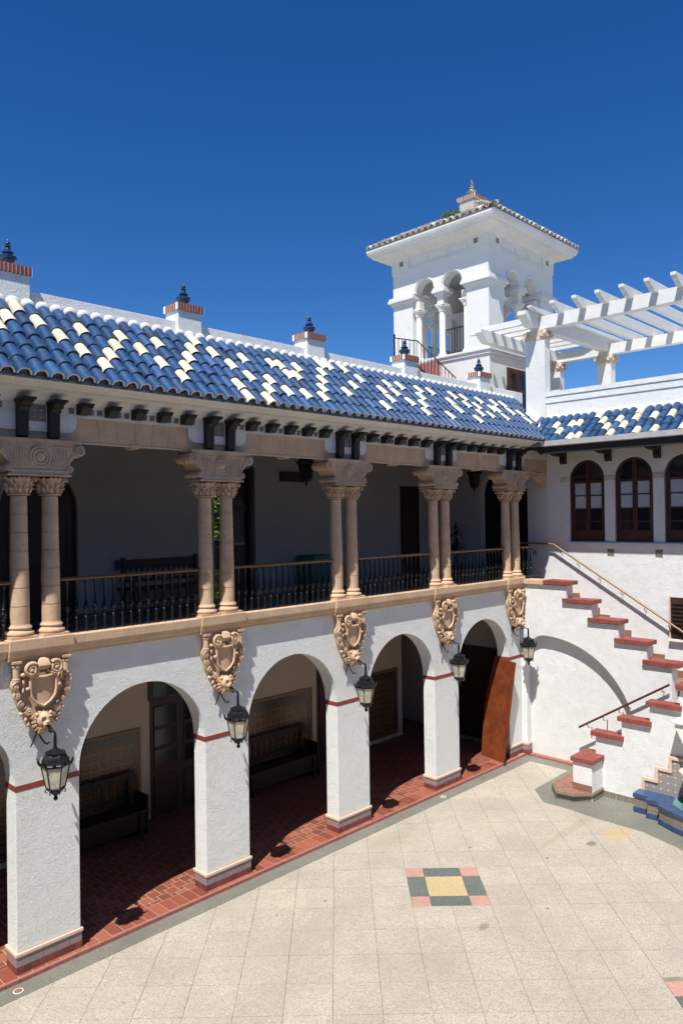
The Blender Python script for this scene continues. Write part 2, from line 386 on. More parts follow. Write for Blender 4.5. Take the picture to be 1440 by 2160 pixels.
for i in range(-24, 26):
    for j in range(-26, 22):
        if (i, j) in pat: continue
        a, b = A0+i*PA, B0+j*PB; x, y = ab(a+PA/2, b+PB/2)
        if y > .35 or x > 13.6 or x < -14 or y < -16: continue
        u, v = proj((x, y, 0)); vis = -60 < u < 1500 and v < 2250 and v > 0
        slabs.append((0 if vis else 1, (x+4.17)**2+(y+10.57)**2, a, b))
slabs.sort(); rest = MB()
for n_, (vz, d_, a, b) in enumerate(slabs):
    x, y = ab(a, b)
    if n_ < 290 and not vz: place(slab_mesh('terrazzo_cream', PA, PB), 'paving_slab', ct, (x, y, random.uniform(-.0012, .0012)))
    else: h = .0025; rest.prism([(h, h), (PA-h, h), (PA-h, PB-h), (h, PB-h)], lambda p, q: (*ab(a+p, b+q), -.03), lambda p, q: (*ab(a+p, b+q), 0))
rest.build('paving_slabs', 'terrazzo_cream', ct, kind='stuff')
for (i0, j0) in ((0, -2), (5, -7)):
    a, b = A0+i0*PA, B0+j0*PB
    if i0 == 5 and j0 == -7: b -= .09
    W, H = 2*PA, 2*PB; q = .315
    if ab(a, b)[1] > -1.3: continue
    for (p0, p1, s0, s1, mt) in ((0, q, 0, q, 'pink'), (W-q, W, 0, q, 'pink'), (0, q, H-q, H, 'pink'), (W-q, W, H-q, H, 'pink'), (q, W-q, 0, q, 'green'), (q, W-q, H-q, H, 'green'), (0, q, q, H-q, 'green'), (W-q, W, q, H-q, 'green'), (q, W-q, q, H-q, 'yellow')):
        x, y = ab(a+p0, b+s0); place(slab_mesh('terrazzo_'+mt, p1-p0, s1-s0), 'inlay_slab', ct, (x, y, 0.001))
# grey terrazzo border band
bd = MB()
bd.prismz([(-12, -.45), (-12, -.09), (13.50, -.09), (13.50, -2.2), (11.6, -2.3), (11.6, -2.6), (11.95, -2.95), (11.95, -9), (9.5, -9), (9.3, -7.2), (9.9, -5.9), (10.35, -5.1), (10.62, -4.3), (10.62, -3.4), (10.68, -2.6), (10.67, -2.07), (11.23, -1.54), (12.92, -1.48), (12.92, -.42)], -.07, -.056)
bd.build('pavement_border', 'terrazzo_grey', kind='structure')
for x, y, r_, nm in ((-.10, -.28, .055, 'reddish round drain cover set in the grey border near the left pier'), (9.43, -.26, .05, 'small round drain cover set in the grey border beside the fourth pier')):
    t = thing('drain_cover', nm, 'drain cover', 'round drain covers in the grey border', (x, y, -.056))
    MB().lathe([(r_+.012, 0), (r_+.012, .004), (r_, .005), (r_, 0)], seg=20).build('ring', 'mortar_white', t)
    MB().lathe([(r_-.002, .0), (r_-.002, .003)], seg=20).build('lid', 'step_tile' if x < 0 else 'grout', t)

# ------------------------------------------------------------------ arcade floor
af = MB().box(-6, 13.62, -.10, 5, -.10, -.004).build('arcade_floor', 'grout', kind='structure')
tilem = {}
def ftile(w_, d_, mat='floor_tile_red', t=.012):
    key = (round(w_, 3), round(d_, 3), mat)
    if key not in tilem: tilem[key] = MB().box(0, w_, 0, d_, 0, t).mesh('floor_tile', mat, bevel=0)
    return tilem[key]
x = -1.2; n_ = 0
while x < 12.9:
    place(ftile(.187, .32), 'floor_tile', af, (x, -.055, -.011+random.uniform(-.001, .001))); x += .2; n_ += 1
x = -1.2
me_c = MB().box(0, .192, -.010, .052, 0, .095).mesh('curb_tile', 'curb_tile')
while x < 13.3:
    place(me_c, 'curb_tile', af, (x, -.115, -.095+random.uniform(-.002, .001))); x += .2
cand = []
L, s_ = .2, .1
for i in range(-90, 120):
    for j in range(-80, 80):
        ox, oy = i*L-j*s_, .28+i*s_+j*L
        if -1.2 < ox < 13.2 and -.1 < oy < 3.3: cand.append((ox, oy))
inner = []
for ox, oy in cand:
    inner.append((ox, oy, L, L)); inner.append((ox+L, oy, s_, s_))
inner = [t_ for t_ in inner if t_[0]+t_[2] < 13.4 and t_[1]+t_[2] > .31]
inner.sort(key=lambda t_: (t_[1] > 1.15, math.hypot(t_[0]+4.2, t_[1]+10.6)))
restt = MB(); cnt = 0
for ox, oy, w_, q in inner:
    y0_ = max(oy, .282); d_ = oy+w_-.016-y0_
    if d_ < .02: continue
    if w_ > .15 and cnt < 215 and oy < 1.2 and ox > -.9: place(ftile(.184, round(d_, 2)), 'floor_tile', af, (ox, y0_, -.011+random.uniform(-.001, .001))); cnt += 1
    else: restt.box(ox, ox+w_-.016, y0_, oy+w_-.016, -.011, .001)
restt.build('floor_tiles', 'floor_tile_red', af, kind='stuff')

# ------------------------------------------------------------------ arcade building
AB = thing('arcade_building', 'white two storey arcaded wing with blue and cream roof tiles and paired stone columns', 'building')
Bp = 3.17
PX = [i*Bp for i in range(-2, 4)]+[12.66]     # left edge of each pier
def mp_front(u, d, z): return (u, d, z)
wall = MB(); ops = []
edges = [p for p in PX]
for i in range(len(edges)-1):
    a, b = edges[i]+.93, edges[i+1]; ops.append(((a+b)/2, (b-a)/2, 2.61, 2.61, (b-a)/2))
arch_wall(wall, mp_front, -6.5, 13.25, 2.61, 4.40, ops, .34, 28)
wall.build('wall', 'stucco', AB)
def pier(x0, x1):
    p = MB().box(x0, x1, 0, .33, .29, 2.53).build('pier', 'stucco', AB, bevel=.012)
    bx = x0
    MB().box(x0-.004, x1+.004, -.004, .34, 2.53, 2.61).build('red_band', 'red_paint', p)
    MB().box(x0-.03, x1+.03, -.03, .36, .24, .29).build('base_cap', 'pink_cap', p, bevel=.008)
    n = 5; wd = (x1-x0+.03)/n
    MB().box(x0, x1, 0, .33, .0, .24).build('base_core', 'grout', p)
    for k_ in range(n): MB().box(x0-.014+k_*wd, x0-.014+(k_+1)*wd-.004, -.014, 0, .102, .238).build('base_tile', 'plinth_tile', p)
    for k_ in range(9):
        w9 = (x1-x0+.03)/9; MB().box(x0-.016+k_*w9, x0-.016+(k_+1)*w9-.003, -.016, 0, .002, .099).build('base_tile', 'plinth_red', p)
    for k_ in range(2): MB().box(x0-.014, x0, k_*.165, k_*.165+.161, .102, .238).build('base_tile', 'plinth_tile', p)
    for k_ in range(3): MB().box(x0-.016, x0, k_*.11, k_*.11+.107, .002, .099).build('base_tile', 'plinth_red', p)
    return p
for i, x0 in enumerate(PX):
    if i < 1: 
        MB().box(-6.5, x0+.93, 0, .33, 0.0, 2.61).build('pier', 'stucco', AB); continue
    pier(x0, x0+.93 if i < 6 else 13.25)
# ledge and plinths under the columns
XC = [-2.84, .335, 3.49, 6.66, 9.85, 12.92]
led = MB()
prof = [(.06, 4.38), (-.07, 4.38), (-.07, 4.42), (-.10, 4.44), (-.115, 4.50), (-.13, 4.52), (-.13, 4.645), (.06, 4.645)]
plp = [(.06, 4.37), (-.11, 4.37), (-.11, 4.42), (-.14, 4.44), (-.15, 4.50), (-.175, 4.52), (-.175, 4.665), (.06, 4.665)]
for i in range(len(XC)):
    h = .46
    MB().prismx(plp, XC[i]-h, XC[i]+h if i < 5 else 13.255).build('ledge_block', 'peach_stone', AB, bevel=.008)
    MB().box(XC[i]-h, XC[i]+h, .06, .34, 4.4, 4.66).build('ledge_block', 'peach_stone', AB)
    a = XC[i-1]+h if i else -6.5; n = 2; w_ = (XC[i]-h-a-.002)/n
    for q in range(n): MB().prismx(prof, a+.001+q*w_, a+(q+1)*w_-.003).build('ledge_block', 'peach_stone', AB, bevel=.006)
    MB().box(a, XC[i]-h, .06, .34, 4.4, 4.64).build('ledge_block', 'peach_stone', AB)
# paired columns
cy = .07
def shaft_mesh():
    m = MB(); pr = []
    for k_ in range(7):
        z0 = 4.86+k_*.26; z1 = z0+.26; r0 = .132-.0028*k_+(.004 if 0 < k_ < 4 else 0); r1 = .132-.0028*(k_+1)+(.004 if 0 < k_+1 < 4 else 0)
        pr += [(r0-.010, z0), (r0, z0), (r1, z1-.011), (r1-.010, z1-.011)]
    m.lathe(pr, seg=24); return m.mesh('shaft', 'peach_stone', 40)
ME_shaft = shaft_mesh()
mb = MB(); mb.box(-.19, .19, -.19, .19, 4.665, 4.70)
mb.lathe([(.17, 4.70), (.19, 4.715), (.195, 4.735), (.185, 4.758), (.16, 4.768), (.148, 4.785), (.155, 4.80), (.166, 4.815), (.16, 4.832), (.145, 4.842), (.142, 4.86)], seg=24)
ME_base = mb.mesh('base', 'peach_stone', 50)
def capital_mesh():
    m = MB()
    m.lathe([(.118, 6.68), (.14, 6.685), (.14, 6.70), (.12, 6.71), (.125, 6.76), (.135, 6.84), (.165, 6.90), (.17, 6.92)], seg=20)
    for row, (z0, h, n, ph) in enumerate(((6.72, .07, 10, 0), (6.75, .10, 8, .2))):
        for k_ in range(n):
            a = ph+2*PI*k_/n; c_, s2 = math.cos(a), math.sin(a); r0 = .13+.008*row
            m.tube([(c_*r0, s2*r0, z0), (c_*(r0+.012), s2*(r0+.012), z0+h*.6), (c_*(r0+.035), s2*(r0+.035), z0+h), (c_*(r0+.052), s2*(r0+.052), z0+h-.022)], [.022, .02, .016, .010], 5)
    for k_ in range(4):
        a = PI/4+k_*PI/2; c_, s2 = math.cos(a), math.sin(a)
        pts = []
        for q in range(9):
            t = q/8; rr = .2+.035*math.cos(t*1.6*2*PI+PI/2)*(1-t*.6); zz = 6.90+.035*math.sin(t*1.6*2*PI+PI/2)*(1-t*.6)
            pts.append((c_*rr, s2*rr, zz))
        m.tube([(c_*.14, s2*.14, 6.83)]+pts, .016, 5)
    for k_ in range(4):
        a = k_*PI/2; c_, s2 = math.cos(a), math.sin(a); t_ = (-s2, c_)
        for q in (-1, 0, 1): m.ball((c_*.172+t_[0]*q*.055, s2*.172+t_[1]*q*.055, 6.925), (.024, .024, .022), 6, 4)
    m.box(-.205, .205, -.205, .205, 6.952, 6.975); m.box(-.19, .19, -.19, .19, 6.975, 6.99)
    return m.mesh('capital', 'peach_carved', 40)
ME_cap = capital_mesh()
def impost_mesh():
    m = MB(); d = .20
    m.prismy([(-.40, 6.99), (.40, 6.99), (.42, 7.05), (.44, 7.14), (.52, 7.24), (.58, 7.30), (.58, 7.44), (-.58, 7.44), (-.58, 7.30), (-.52, 7.24), (-.44, 7.14), (-.42, 7.05)], cy-d, cy+d)
    m.box(-.62, .62, cy-d-.02, cy+d+.02, 7.43, 7.478)
    m.box(-.41, .41, cy-d-.02, cy+d+.02, 6.988, 7.035)
    for s2 in (-1, 1):
        for (xx, zz, rr) in ((.585, 7.335, .088), (.435, 7.06, .055)):
            pr = [(s2*xx+rr*math.cos(2*PI*q/14), zz+rr*math.sin(2*PI*q/14)) for q in range(14)]
            m.prismy(pr, cy-d-.015, cy+d+.015)
            for yy in (cy-d-.02,): m.spiral(s2*xx, zz, yy, rr*.82, .013, 1.7, s2, PI/2)
            for q in (-.1, 0, .1): m.tube([(s2*(xx+rr*math.cos(a)), cy+q, zz+rr*math.sin(a)) for a in [(-PI+PI*1.2*t/8) if s2 > 0 else (0-PI*1.2*t/8) for t in range(9)]], .012, 5)
        for q in range(6):
            xa = s2*(.175+q*.038); m.tube([(xa-s2*.015, cy-d-.002, 7.08), (xa+s2*.022, cy-d-.004, 7.22), (xa+s2*.035, cy-d-.002, 7.345)], .0105, 5)
        m.tube([(s2*.17, cy-d-.004, 7.375), (s2*.44, cy-d-.004, 7.375)], .010, 5)
        m.tube([(s2*.40, cy-d-.004, 7.09), (s2*.42, cy-d-.004, 7.18), (s2*.48, cy-d-.004, 7.27)], .014, 5)
    def disc(r, y0, y1):
        m.prismy([(r*math.cos(2*PI*q/24), 7.225+r*math.sin(2*PI*q/24)) for q in range(24)], y1, y0)
    disc(.15, cy-d, cy-d-.012)
    for rr, tr in ((.145, .013), (.10, .016)):
        m.tube([(rr*math.cos(2*PI*q/24), cy-d-.018, 7.225+rr*math.sin(2*PI*q/24)) for q in range(25)], tr, 6, False)
    m.ball((0, cy-d-.01, 7.225), (.075, .03, .075), 12, 6)
    return m.mesh('impost', 'peach_carved', 40)
ME_imp = impost_mesh()
for i, xc in enumerate(XC):
    if i == 0: continue
    for s2 in (-1, 1):
        c_ = place(ME_shaft, 'column', AB, (xc+s2*.225, cy, 0)); place(ME_base, 'base', c_); place(ME_cap, 'capital', c_, scale=(1.13, 1.13, 1))
    place(ME_imp, 'impost', AB, (xc, 0, 0))
# stone lintels (voussoir blocks)
def lintel(x0, x1, n=6):
    xm = (x0+x1)/2; w_ = (x1-x0)/n
    for k_ in range(n):
        a, b = x0+k_*w_, x0+(k_+1)*w_; sl0 = (a-xm)*-.10; sl1 = (b-xm)*-.10
        zb0 = 7.475+.030*abs(math.sin(PI*(k_ % 3)/3)); zb1 = 7.475+.030*abs(math.sin(PI*((k_ % 3)+1)/3))
        MB().prismy([(a+sl0+.002 if k_ else a, zb0), (b+sl1-.002 if k_ < n-1 else b, zb1), (b-.002, 7.84), (a+.002, 7.84)], .0, .22).build('lintel_block', 'peach_stone', AB, bevel=.005)
    MB().prismy([(xm-.09, 7.50), (xm+.09, 7.50), (xm+.06, 7.43), (xm-.06, 7.43)], -.02, .2).build('keystone', 'peach_stone', AB, bevel=.008)
    MB().box(x0+.05, x1-.05, -.012, .0, 7.455, 7.475).build('lintel_lip', 'cream_stone', AB)
for i in range(len(XC)-1): lintel(XC[i]+.60, XC[i+1]-.60)
lintel(13.52, 14.74, 3); lintel(-6.5, XC[0]-.6, 6)
for xc in XC: MB().box(xc-.598, xc+.598, .0, .22, 7.48, 7.84).build('lintel_block', 'peach_stone', AB)
MB().prismy([(14.74, 7.47), (14.30, 7.47), (14.30, 7.42), (14.36, 7.30), (14.52, 7.22), (14.58, 7.10), (14.74, 7.06)], .0, .22).build('end_bracket', 'peach_carved', AB, bevel=.01)
# white frieze, bracket panels, cornice
MB().box(-6.5, 14.7, -.028, .22, 7.842, 8.10).build('frieze', 'cornice_plaster', AB)
def rpanel(xc):
    w_ = .60; z0, z1 = 7.60, 7.86; r = .15
    pts = [(xc-w_, z1)]+[(xc-w_+r-r*math.cos(a), z0+r-r*math.sin(a)) for a in [PI/2*q/7 for q in range(8)]]+[(xc+w_-r+r*math.sin(a), z0+r-r*math.cos(a)) for a in [PI/2*q/7 for q in range(8)]]+[(xc+w_, z1)]
    return MB().prismy(pts, -.034, -.001)
for xc in XC: rpanel(xc).build('bracket_panel', 'cornice_plaster', AB)
cor = MB(); cp = [(.3, 8.0), (-.03, 8.0), (-.06, 8.03), (-.10, 8.035), (-.12, 8.06), (-.20, 8.10), (-.33, 8.13), (-.40, 8.135), (-.40, 8.17), (-.47, 8.18), (-.55, 8.21), (-.60, 8.25), (-.62, 8.29), (-.60, 8.33), (.3, 8.33)]
cor.prismx(cp, -6.5, 13.30); cor.build('cornice', 'cornice_plaster', AB, smooth=35)
def corbel():
    m = MB()
    m.prismx([(0, 7.50), (-.07, 7.50), (-.10, 7.53), (-.11, 7.86), (-.15, 7.87), (-.17, 7.915), (-.23, 7.925), (-.25, 7.97), (-.31, 7.98), (-.31, 8.03), (0, 8.03)], -.075, .075)
    m.prismx([(-.005, 7.99), (-.33, 8.0), (-.33, 8.038), (-.005, 8.038)], -.095, .095)
    return m.mesh('corbel', 'dark_corbel', None, .006)
def modil():
    m = MB(); m.prismx([(0, 7.88), (-.13, 7.88), (-.17, 7.93), (-.20, 7.97), (-.24, 7.98), (-.24, 8.03), (0, 8.03)], -.08, .08)
    m.box(-.095, .095, -.25, 0, 8.012, 8.037); return m.mesh('modillion', 'dark_corbel', None, .006)
MC, MM = corbel(), modil(); ME_ft = MB().box(-.042, .042, -.006, .0, -.042, .042).mesh('frieze_tile', 'motif_tile'); ME_gt = MB().box(-.13, .13, -.006, .0, -.12, .12).mesh('frieze_panel', 'motif_tile')
for i, xc in enumerate(XC):
    for s2 in (-1, 1): place(MC, 'corbel', AB, (xc+s2*.225, -.03, 0))
    place(ME_gt, 'frieze_panel', AB, (xc, -.034, 7.86))
    if i < 5:
        for k_ in range(1, 6):
            xm = xc+.225+(XC[i+1]-XC[i]-.45)*k_/6; place(MM, 'modillion', AB, (xm, -.026, 0))
        for k_ in range(6):
            xm = xc+.225+(XC[i+1]-XC[i]-.45)*(k_+.5)/6
            for q in (-.065, .065):
                if not (k_ in (0, 5) and abs(q) and ((k_ == 0) == (q < 0))): place(ME_ft, 'frieze_tile', AB, (xm+q, -.028, 7.935))
# floors, ceilings, back walls, end walls
MB().box(-6.5, 14.74, .34, 3.66, 4.20, 4.48).build('gallery_floor', 'checker_floor', AB); MB().box(14.74, 15.1, .3, 2.6, 4.20, 4.478).build('gallery_floor', 'shade_black', AB); MB().box(14.99, 15.1, .3, 2.6, 4.478, 8.1).build('shade_backing', 'shade_black', AB)  # black floor end and backing: the lobby's shade put into the colour
MB().box(-6.5, 14.74, .222, 3.4, 7.92, 8.2).build('gallery_ceiling', 'ceiling_dark', AB)
MB().box(-6.5, 13.44, .34, 3.4, 4.13, 4.198).build('arcade_ceiling', 'ceiling_dark', AB)
gw = MB()
def mp_back(u, d, z): return (u, 3.4+d, z)
arch_wall(gw, mp_back, -6.5, 14.75, 4.48, 8.2, [(1.85, .75, 6.55, 4.48, .75), (6.4, .55, 7.5, 4.48, .02)], .25)
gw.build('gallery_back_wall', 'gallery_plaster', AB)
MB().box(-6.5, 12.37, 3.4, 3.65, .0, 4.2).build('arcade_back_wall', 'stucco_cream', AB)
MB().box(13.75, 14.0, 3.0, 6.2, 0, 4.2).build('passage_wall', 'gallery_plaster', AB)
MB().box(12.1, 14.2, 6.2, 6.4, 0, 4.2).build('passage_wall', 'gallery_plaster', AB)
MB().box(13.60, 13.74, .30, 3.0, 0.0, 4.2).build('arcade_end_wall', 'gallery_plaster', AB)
MB().box(13.455, 14.74, .0, .30, 0.0, 4.3).build('corner_wall', 'stucco', AB)
leaf = MB().box(13.54, 13.60, .9, 2.3, .0, 2.6).build('door', 'brown_door', AB)
MB().box(12.37, 14.2, 3.41, 6.2, -.05, -.002).build('passage_floor', 'floor_tile_red', AB)
MB().box(12.1, 14.2, 3.41, 6.4, 4.2, 4.4).build('passage_ceiling', 'ceiling_dark', AB)
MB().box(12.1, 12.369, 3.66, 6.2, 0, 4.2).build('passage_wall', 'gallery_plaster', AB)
MB().box(-6.6, -6.5, -.0, 3.65, 0, 9.3).build('light_stop_wall', 'stucco', AB)  # unseen wall, added to stop light leaking in at the left end
ew = MB(); arch_wall(ew, lambda u, d, z: (14.75+d, u, z), -.02, 3.4, 4.48, 8.1, [(1.42, .80, 6.95, 4.48, .80)], .25); ew.build('end_wall', 'stucco_far', AB)
MB().box(15.0, 15.1, .4, 2.5, 4.48, 8).build('shade_backing', 'shade_black', AB)  # black sheet behind the doorway, shade painted as colour
MB().box(-6.5, 14.7, .84, 3.65, 8.20, 9.30).build('terrace', 'stucco', AB)
# gallery doors
def leaf_door(parent, x0, x1, z0, z1, y, panes, mat='brown_door', glass='dark_glass', name='door'):
    d = MB().box(x0, x1, y, y+.05, z0, z1).build(name, mat, parent, bevel=.004)
    n = len(panes); w_ = x1-x0
    for (za, zb, g_) in panes:
        MB().box(x0+.13*w_, x1-.13*w_, y-.006, y, za, zb).build('pane' if g_ else 'panel', glass if g_ else mat, d)
        for (a, b, c2, e) in ((x0+.10*w_, x1-.10*w_, zb, zb+.03), (x0+.10*w_, x1-.10*w_, za-.03, za), (x0+.10*w_, x0+.13*w_, za, zb), (x1-.13*w_, x1-.10*w_, za, zb)):
            MB().box(a, b, y-.02, y, c2, e).build('moulding', mat, d)
    return d
leaf_door(AB, 1.12, 2.6, 4.48, 6.55, 3.50, [(4.7, 5.3, 0), (5.5, 6.4, 0)])
pts = [(1.62, 6.55)]+[(1.85+.75*math.cos(a), 6.55+.75*math.sin(a)) for a in [PI*.62*q/10 for q in range(11)]][::1]
MB().prismy([(2.6, 6.55)]+[(1.85+.75*math.cos(PI*.6*q/10), 6.55+.75*math.sin(PI*.6*q/10)) for q in range(1, 11)]+[(1.12, 6.9), (1.12, 6.55)], 3.50, 3.55).build('door_top', 'brown_door', AB)
for z_ in (4.9, 5.3, 5.8, 6.3): MB().box(1.1, 1.62, 3.52, 3.56, z_, z_+.16).build('door_bar', 'brown_door', AB)
leaf_door(AB, 6.12, 6.95, 4.48, 7.5, 3.50, [(4.7, 5.5, 0), (5.7, 6.5, 1), (6.65, 7.35, 1)])
for z_ in (5.15, 5.72, 6.35, 6.9, 7.25): MB().box(5.85, 6.12, 3.52, 3.57, z_, z_+(.1 if z_ > 5.2 else .5)).build('door_bar', 'brown_door', AB)
leaf_door(AB, 12.40, 13.25, 4.48, 7.2, 3.375, [(4.7, 5.5, 0), (5.7, 6.9, 0)])
MB().box(6.9, 7.0, 3.36, 3.4, 4.48, 7.55).build('door_frame', 'brown_door', AB)
# ground doors and tiled panels
leaf_door(AB, 4.14, 4.86, .0, 2.48, 3.375, [(.25, .85, 0), (1.05, 1.42, 1), (1.50, 1.85, 1), (1.93, 2.32, 1)], glass='green_glass')
leaf_door(AB, 4.88, 5.60, .0, 2.48, 3.375, [(.25, .85, 0), (1.05, 1.42, 1), (1.50, 1.85, 1), (1.93, 2.32, 1)], glass='dark_glass')
MB().box(4.10, 5.64, 3.36, 3.4, 2.49, 3.05).build('transom', 'brown_door', AB); MB().box(4.2, 5.5, 3.35, 3.36, 2.56, 2.95).build('transom_pane', 'green_glass', AB)
leaf_door(AB, 8.98, 9.60, .0, 2.9, 3.375, [(.25, .95, 0), (1.1, 2.7, 0)]); leaf_door(AB, 9.62, 10.24, .0, 2.9, 3.375, [(.25, .95, 0), (1.1, 2.7, 0)])
for x0, x1 in ((.9, 3.9), (5.9, 8.79), (10.5, 12.14)):
    p = MB().box(x0, x1, 3.372, 3.4, .12, 1.98).build('tile_panel', 'azulejo_wall', AB)
    for a, b, c2, d in ((x0, x1, 1.92, 1.985), (x0, x0+.06, .12, 1.92), (x1-.06, x1, .12, 1.92)): MB().box(a, b, 3.36, 3.372, c2, d).build('frame', 'brass_wood', p)
    for a, b, c2, d in ((x0+.06, x1-.06, 1.72, 1.90), (x0+.06, x0+.16, .2, 1.72), (x1-.16, x1-.06, .2, 1.72)): MB().box(a, b, 3.366, 3.3725, c2, d).build('border', 'azulejo_border', p)
# roof
MB().prismx([(-.60, 8.334), (-.60, 8.36), (.83, 9.52), (.83, 8.4), (.3, 8.334)], -6.5, 14.6).build('roof_deck', 'mortar_white', AB)
PW = .2235
def tile_mesh(name, glz, rlow=.100, rup=.082, ln=.30, th=.017, seg=8, span=1.06, edge='tile_edge'):
    m = MB(); n = seg+1; vs = []
    for (t, dr) in ((0, 0), (ln, 0), (0, -th), (ln, -th)):
        r = (rlow if t == 0 else rup)+dr
        for k_ in range(n):
            a = PI/2+(k_/seg-.5)*PI*span; vs.append((r*math.cos(a), t, r*math.sin(a)*.92))
    fs = []
    o = [0, n, 2*n, 3*n]
    for k_ in range(seg): fs.append((o[0]+k_, o[0]+k_+1, o[1]+k_+1, o[1]+k_))
    m.add(vs, fs); m.cur = 1
    fe = [(o[0]+k_, o[2]+k_, o[2]+k_+1, o[0]+k_+1) for k_ in range(seg)]+[(o[2]+k_, o[3]+k_, o[3]+k_+1, o[2]+k_+1) for k_ in range(seg)]
    m.f += fe; m.mi += [1]*len(fe)
    return m.mesh(name, [glz, edge], 50)
ang = math.atan2(1.32, 1.47); SL = math.hypot(1.32, 1.47); EXP = SL/6
TB = tile_mesh('roof_tile', 'blue_glaze', ln=EXP+.05); TC = tile_mesh('roof_tile', 'cream_glaze', ln=EXP+.05)
TBe = tile_mesh('roof_tile', 'blue_glaze', ln=EXP+.05, th=.022, edge='rim_mortar'); TCe = tile_mesh('roof_tile', 'cream_glaze', ln=EXP+.05, th=.022, edge='rim_mortar')
def snapset(L_): return {(round(u), int(v)) for u, v in L_}
creamF = snapset([(-2.85,5.68),(-3.9,4.59),(-4.75,3.59),(-1.88,4.61),(-0.93,3.6),(1.05,4.57),(-0.01,2.49),(4.02,4.63),(2.84,3.48),(1.93,2.52),(0.96,1.4),(4.91,3.57),(6.83,4.48),(5.75,2.39),(10.01,4.5),(8.87,3.49),(7.7,2.4),(6.88,1.43),(11.04,5.66),(11.92,4.44),(12.96,3.46),(15.34,4.55),(14.06,2.39),(11.98,1.35),(12.12,0.46),(18.04,4.71),(19.29,4.75),(19.11,3.59),(21.07,4.6),(20.2,3.59),(16.02,2.39),(15.1,1.41),(14.3,0.42),(17.22,1.52),(19.24,1.49),(25.09,5.49),(26.43,5.58),(24.14,4.61),(23.05,3.45),(22.1,2.43),(21.13,1.45),(28.31,5.53),(29.28,4.52),(27.21,3.46),(33.1,4.53),(35.12,4.53),(31.25,3.48),(33.09,3.45),(29.36,1.46),(37.93,4.34),(40.41,4.52),(34.39,2.46),(37.41,3.54),(36.18,2.39),(35.47,1.48),(42.12,3.69),(42.23,2.37),(46.23,4.35),(38.69,1.41),(48.69,4.44),(46.88,3.19),(51.75,4.22),(50.93,3.17),(49.57,3.81),(53.59,4.11),(51.07,2.39),(54.0,3.17),(56.01,3.55),(56.04,2.4),(43.6,4.5),(44.6,3.4),(45.5,2.4),(-6,2.4),(31,2.5),(25,2.4),(44,1.4),(48,2.4)])
creamR = snapset([(-0.7,2.88),(1.35,2.03),(0.07,1.4),(2.29,2.79),(2.02,0.41),(3.09,0.39),(3.59,3.51),(4.35,3.01),(5.27,2.21),(6.2,1.24),(7.3,0.19),(7.48,2.96),(8.24,1.36),(8.79,3.35),(9.39,2.13),(10.23,0.3),(10.51,2.82),(11.25,2.16),(12.13,0.43),(13.37,2.23),(14.96,0.43)])
def jit(a): return random.uniform(-a, a)
lst = []; yb, zb_ = -.75, 8.245
ca, sa = math.cos(ang), math.sin(ang)
for u in range(-9, 61):
    for v in range(6):
        x_ = .99+PW*u; y_ = yb+ca*EXP*v
        if x_ > 13.34+(y_+.75)*.83: continue
        lst.append((x_, v, u))
lst.sort(key=lambda t: t[0]); ntile = 0; restB = MB(); 
def xf_tile(me, x_, v):
    return [(x_+p.co.x, yb+ca*(EXP*v+p.co.y)-sa*(p.co.z+.012), zb_+sa*(EXP*v+p.co.y)+ca*(p.co.z+.012)) for p in me.vertices]
# tile axis runs up the slope; each course is tilted a little so its lower end rides over the one below
for x_, v, u in lst:
    cr = (u, v) in creamF
    me = (TCe if cr else TBe) if v == 0 else (TC if cr else TB)
    lift = .016
    o_ = place(me, 'roof_tile', AB, (x_+jit(.006), yb+ca*EXP*v-sa*lift, zb_+sa*EXP*v+ca*lift), rot=(ang-.035+jit(.022), jit(.035), jit(.03)))
    if ntile >= 299: o_['label_x'] = 1
    ntile += 1
# tiles beyond the nearest 300 are joined into one part
extra = [o for o in AB.children if 'label_x' in o.keys()]
def join_named(objs, name, parent, mats):
    m = MB(); idx = {n: i for i, n in enumerate(mats)}
    for o in objs:
        T = o.matrix_basis; base = len(m.v); m.v += [tuple(T @ p.co) for p in o.data.vertices]
        for p in o.data.polygons: m.f.append(tuple(base+i for i in p.vertices)); m.mi.append(idx[o.data.materials[p.material_index].name])
        bpy.data.objects.remove(o)
    return m.build(name, mats, parent, smooth=50, kind='stuff')
bpy.context.view_layer.update()
join_named(extra, 'roof_tiles', AB, ['blue_glaze', 'cream_glaze', 'tile_edge', 'rim_mortar'])
pan = MB()
for u in range(-10, 61):
    x_ = .99+PW*(u+.5); r = .075; n = 7
    if x_ > 13.3: continue
    A_ = [(x_+r*math.cos(PI+PI*k_/(n-1)), yb-.0, zb_+.055+r*.8*math.sin(PI+PI*k_/(n-1))) for k_ in range(n)]
    B_ = [(p[0], p[1]+ca*SL, p[2]+sa*SL) for p in A_]
    C_ = [(p[0], p[1], p[2]-.014) for p in A_]
    pan.add(A_+B_+C_, [(k_, k_+1, n+k_+1, n+k_) for k_ in range(n-1)]+[(k_, k_+1, 2*n+k_+1, 2*n+k_) for k_ in range(n-1)])
pan.build('pan_tiles', 'pan_glaze', AB, smooth=60, kind='stuff')
mt = MB()   # white mortar fillets against the parapet
for u in range(-9, 61):
    x_ = .99+PW*u
    if x_ < 14.3: mt.ball((x_, yb+ca*SL-.0, zb_+sa*SL+.035), (.112, .05, .10), 10, 6)
mt.build('mortar_fillets', 'mortar_white', AB, smooth=60, kind='stuff')
eb = MB().prismx([(-.64, 8.28), (-.70, 8.215), (-.66, 8.20), (-.60, 8.25)], -6.5, 13.3); eb.build('eave_mortar', 'rim_mortar', AB)
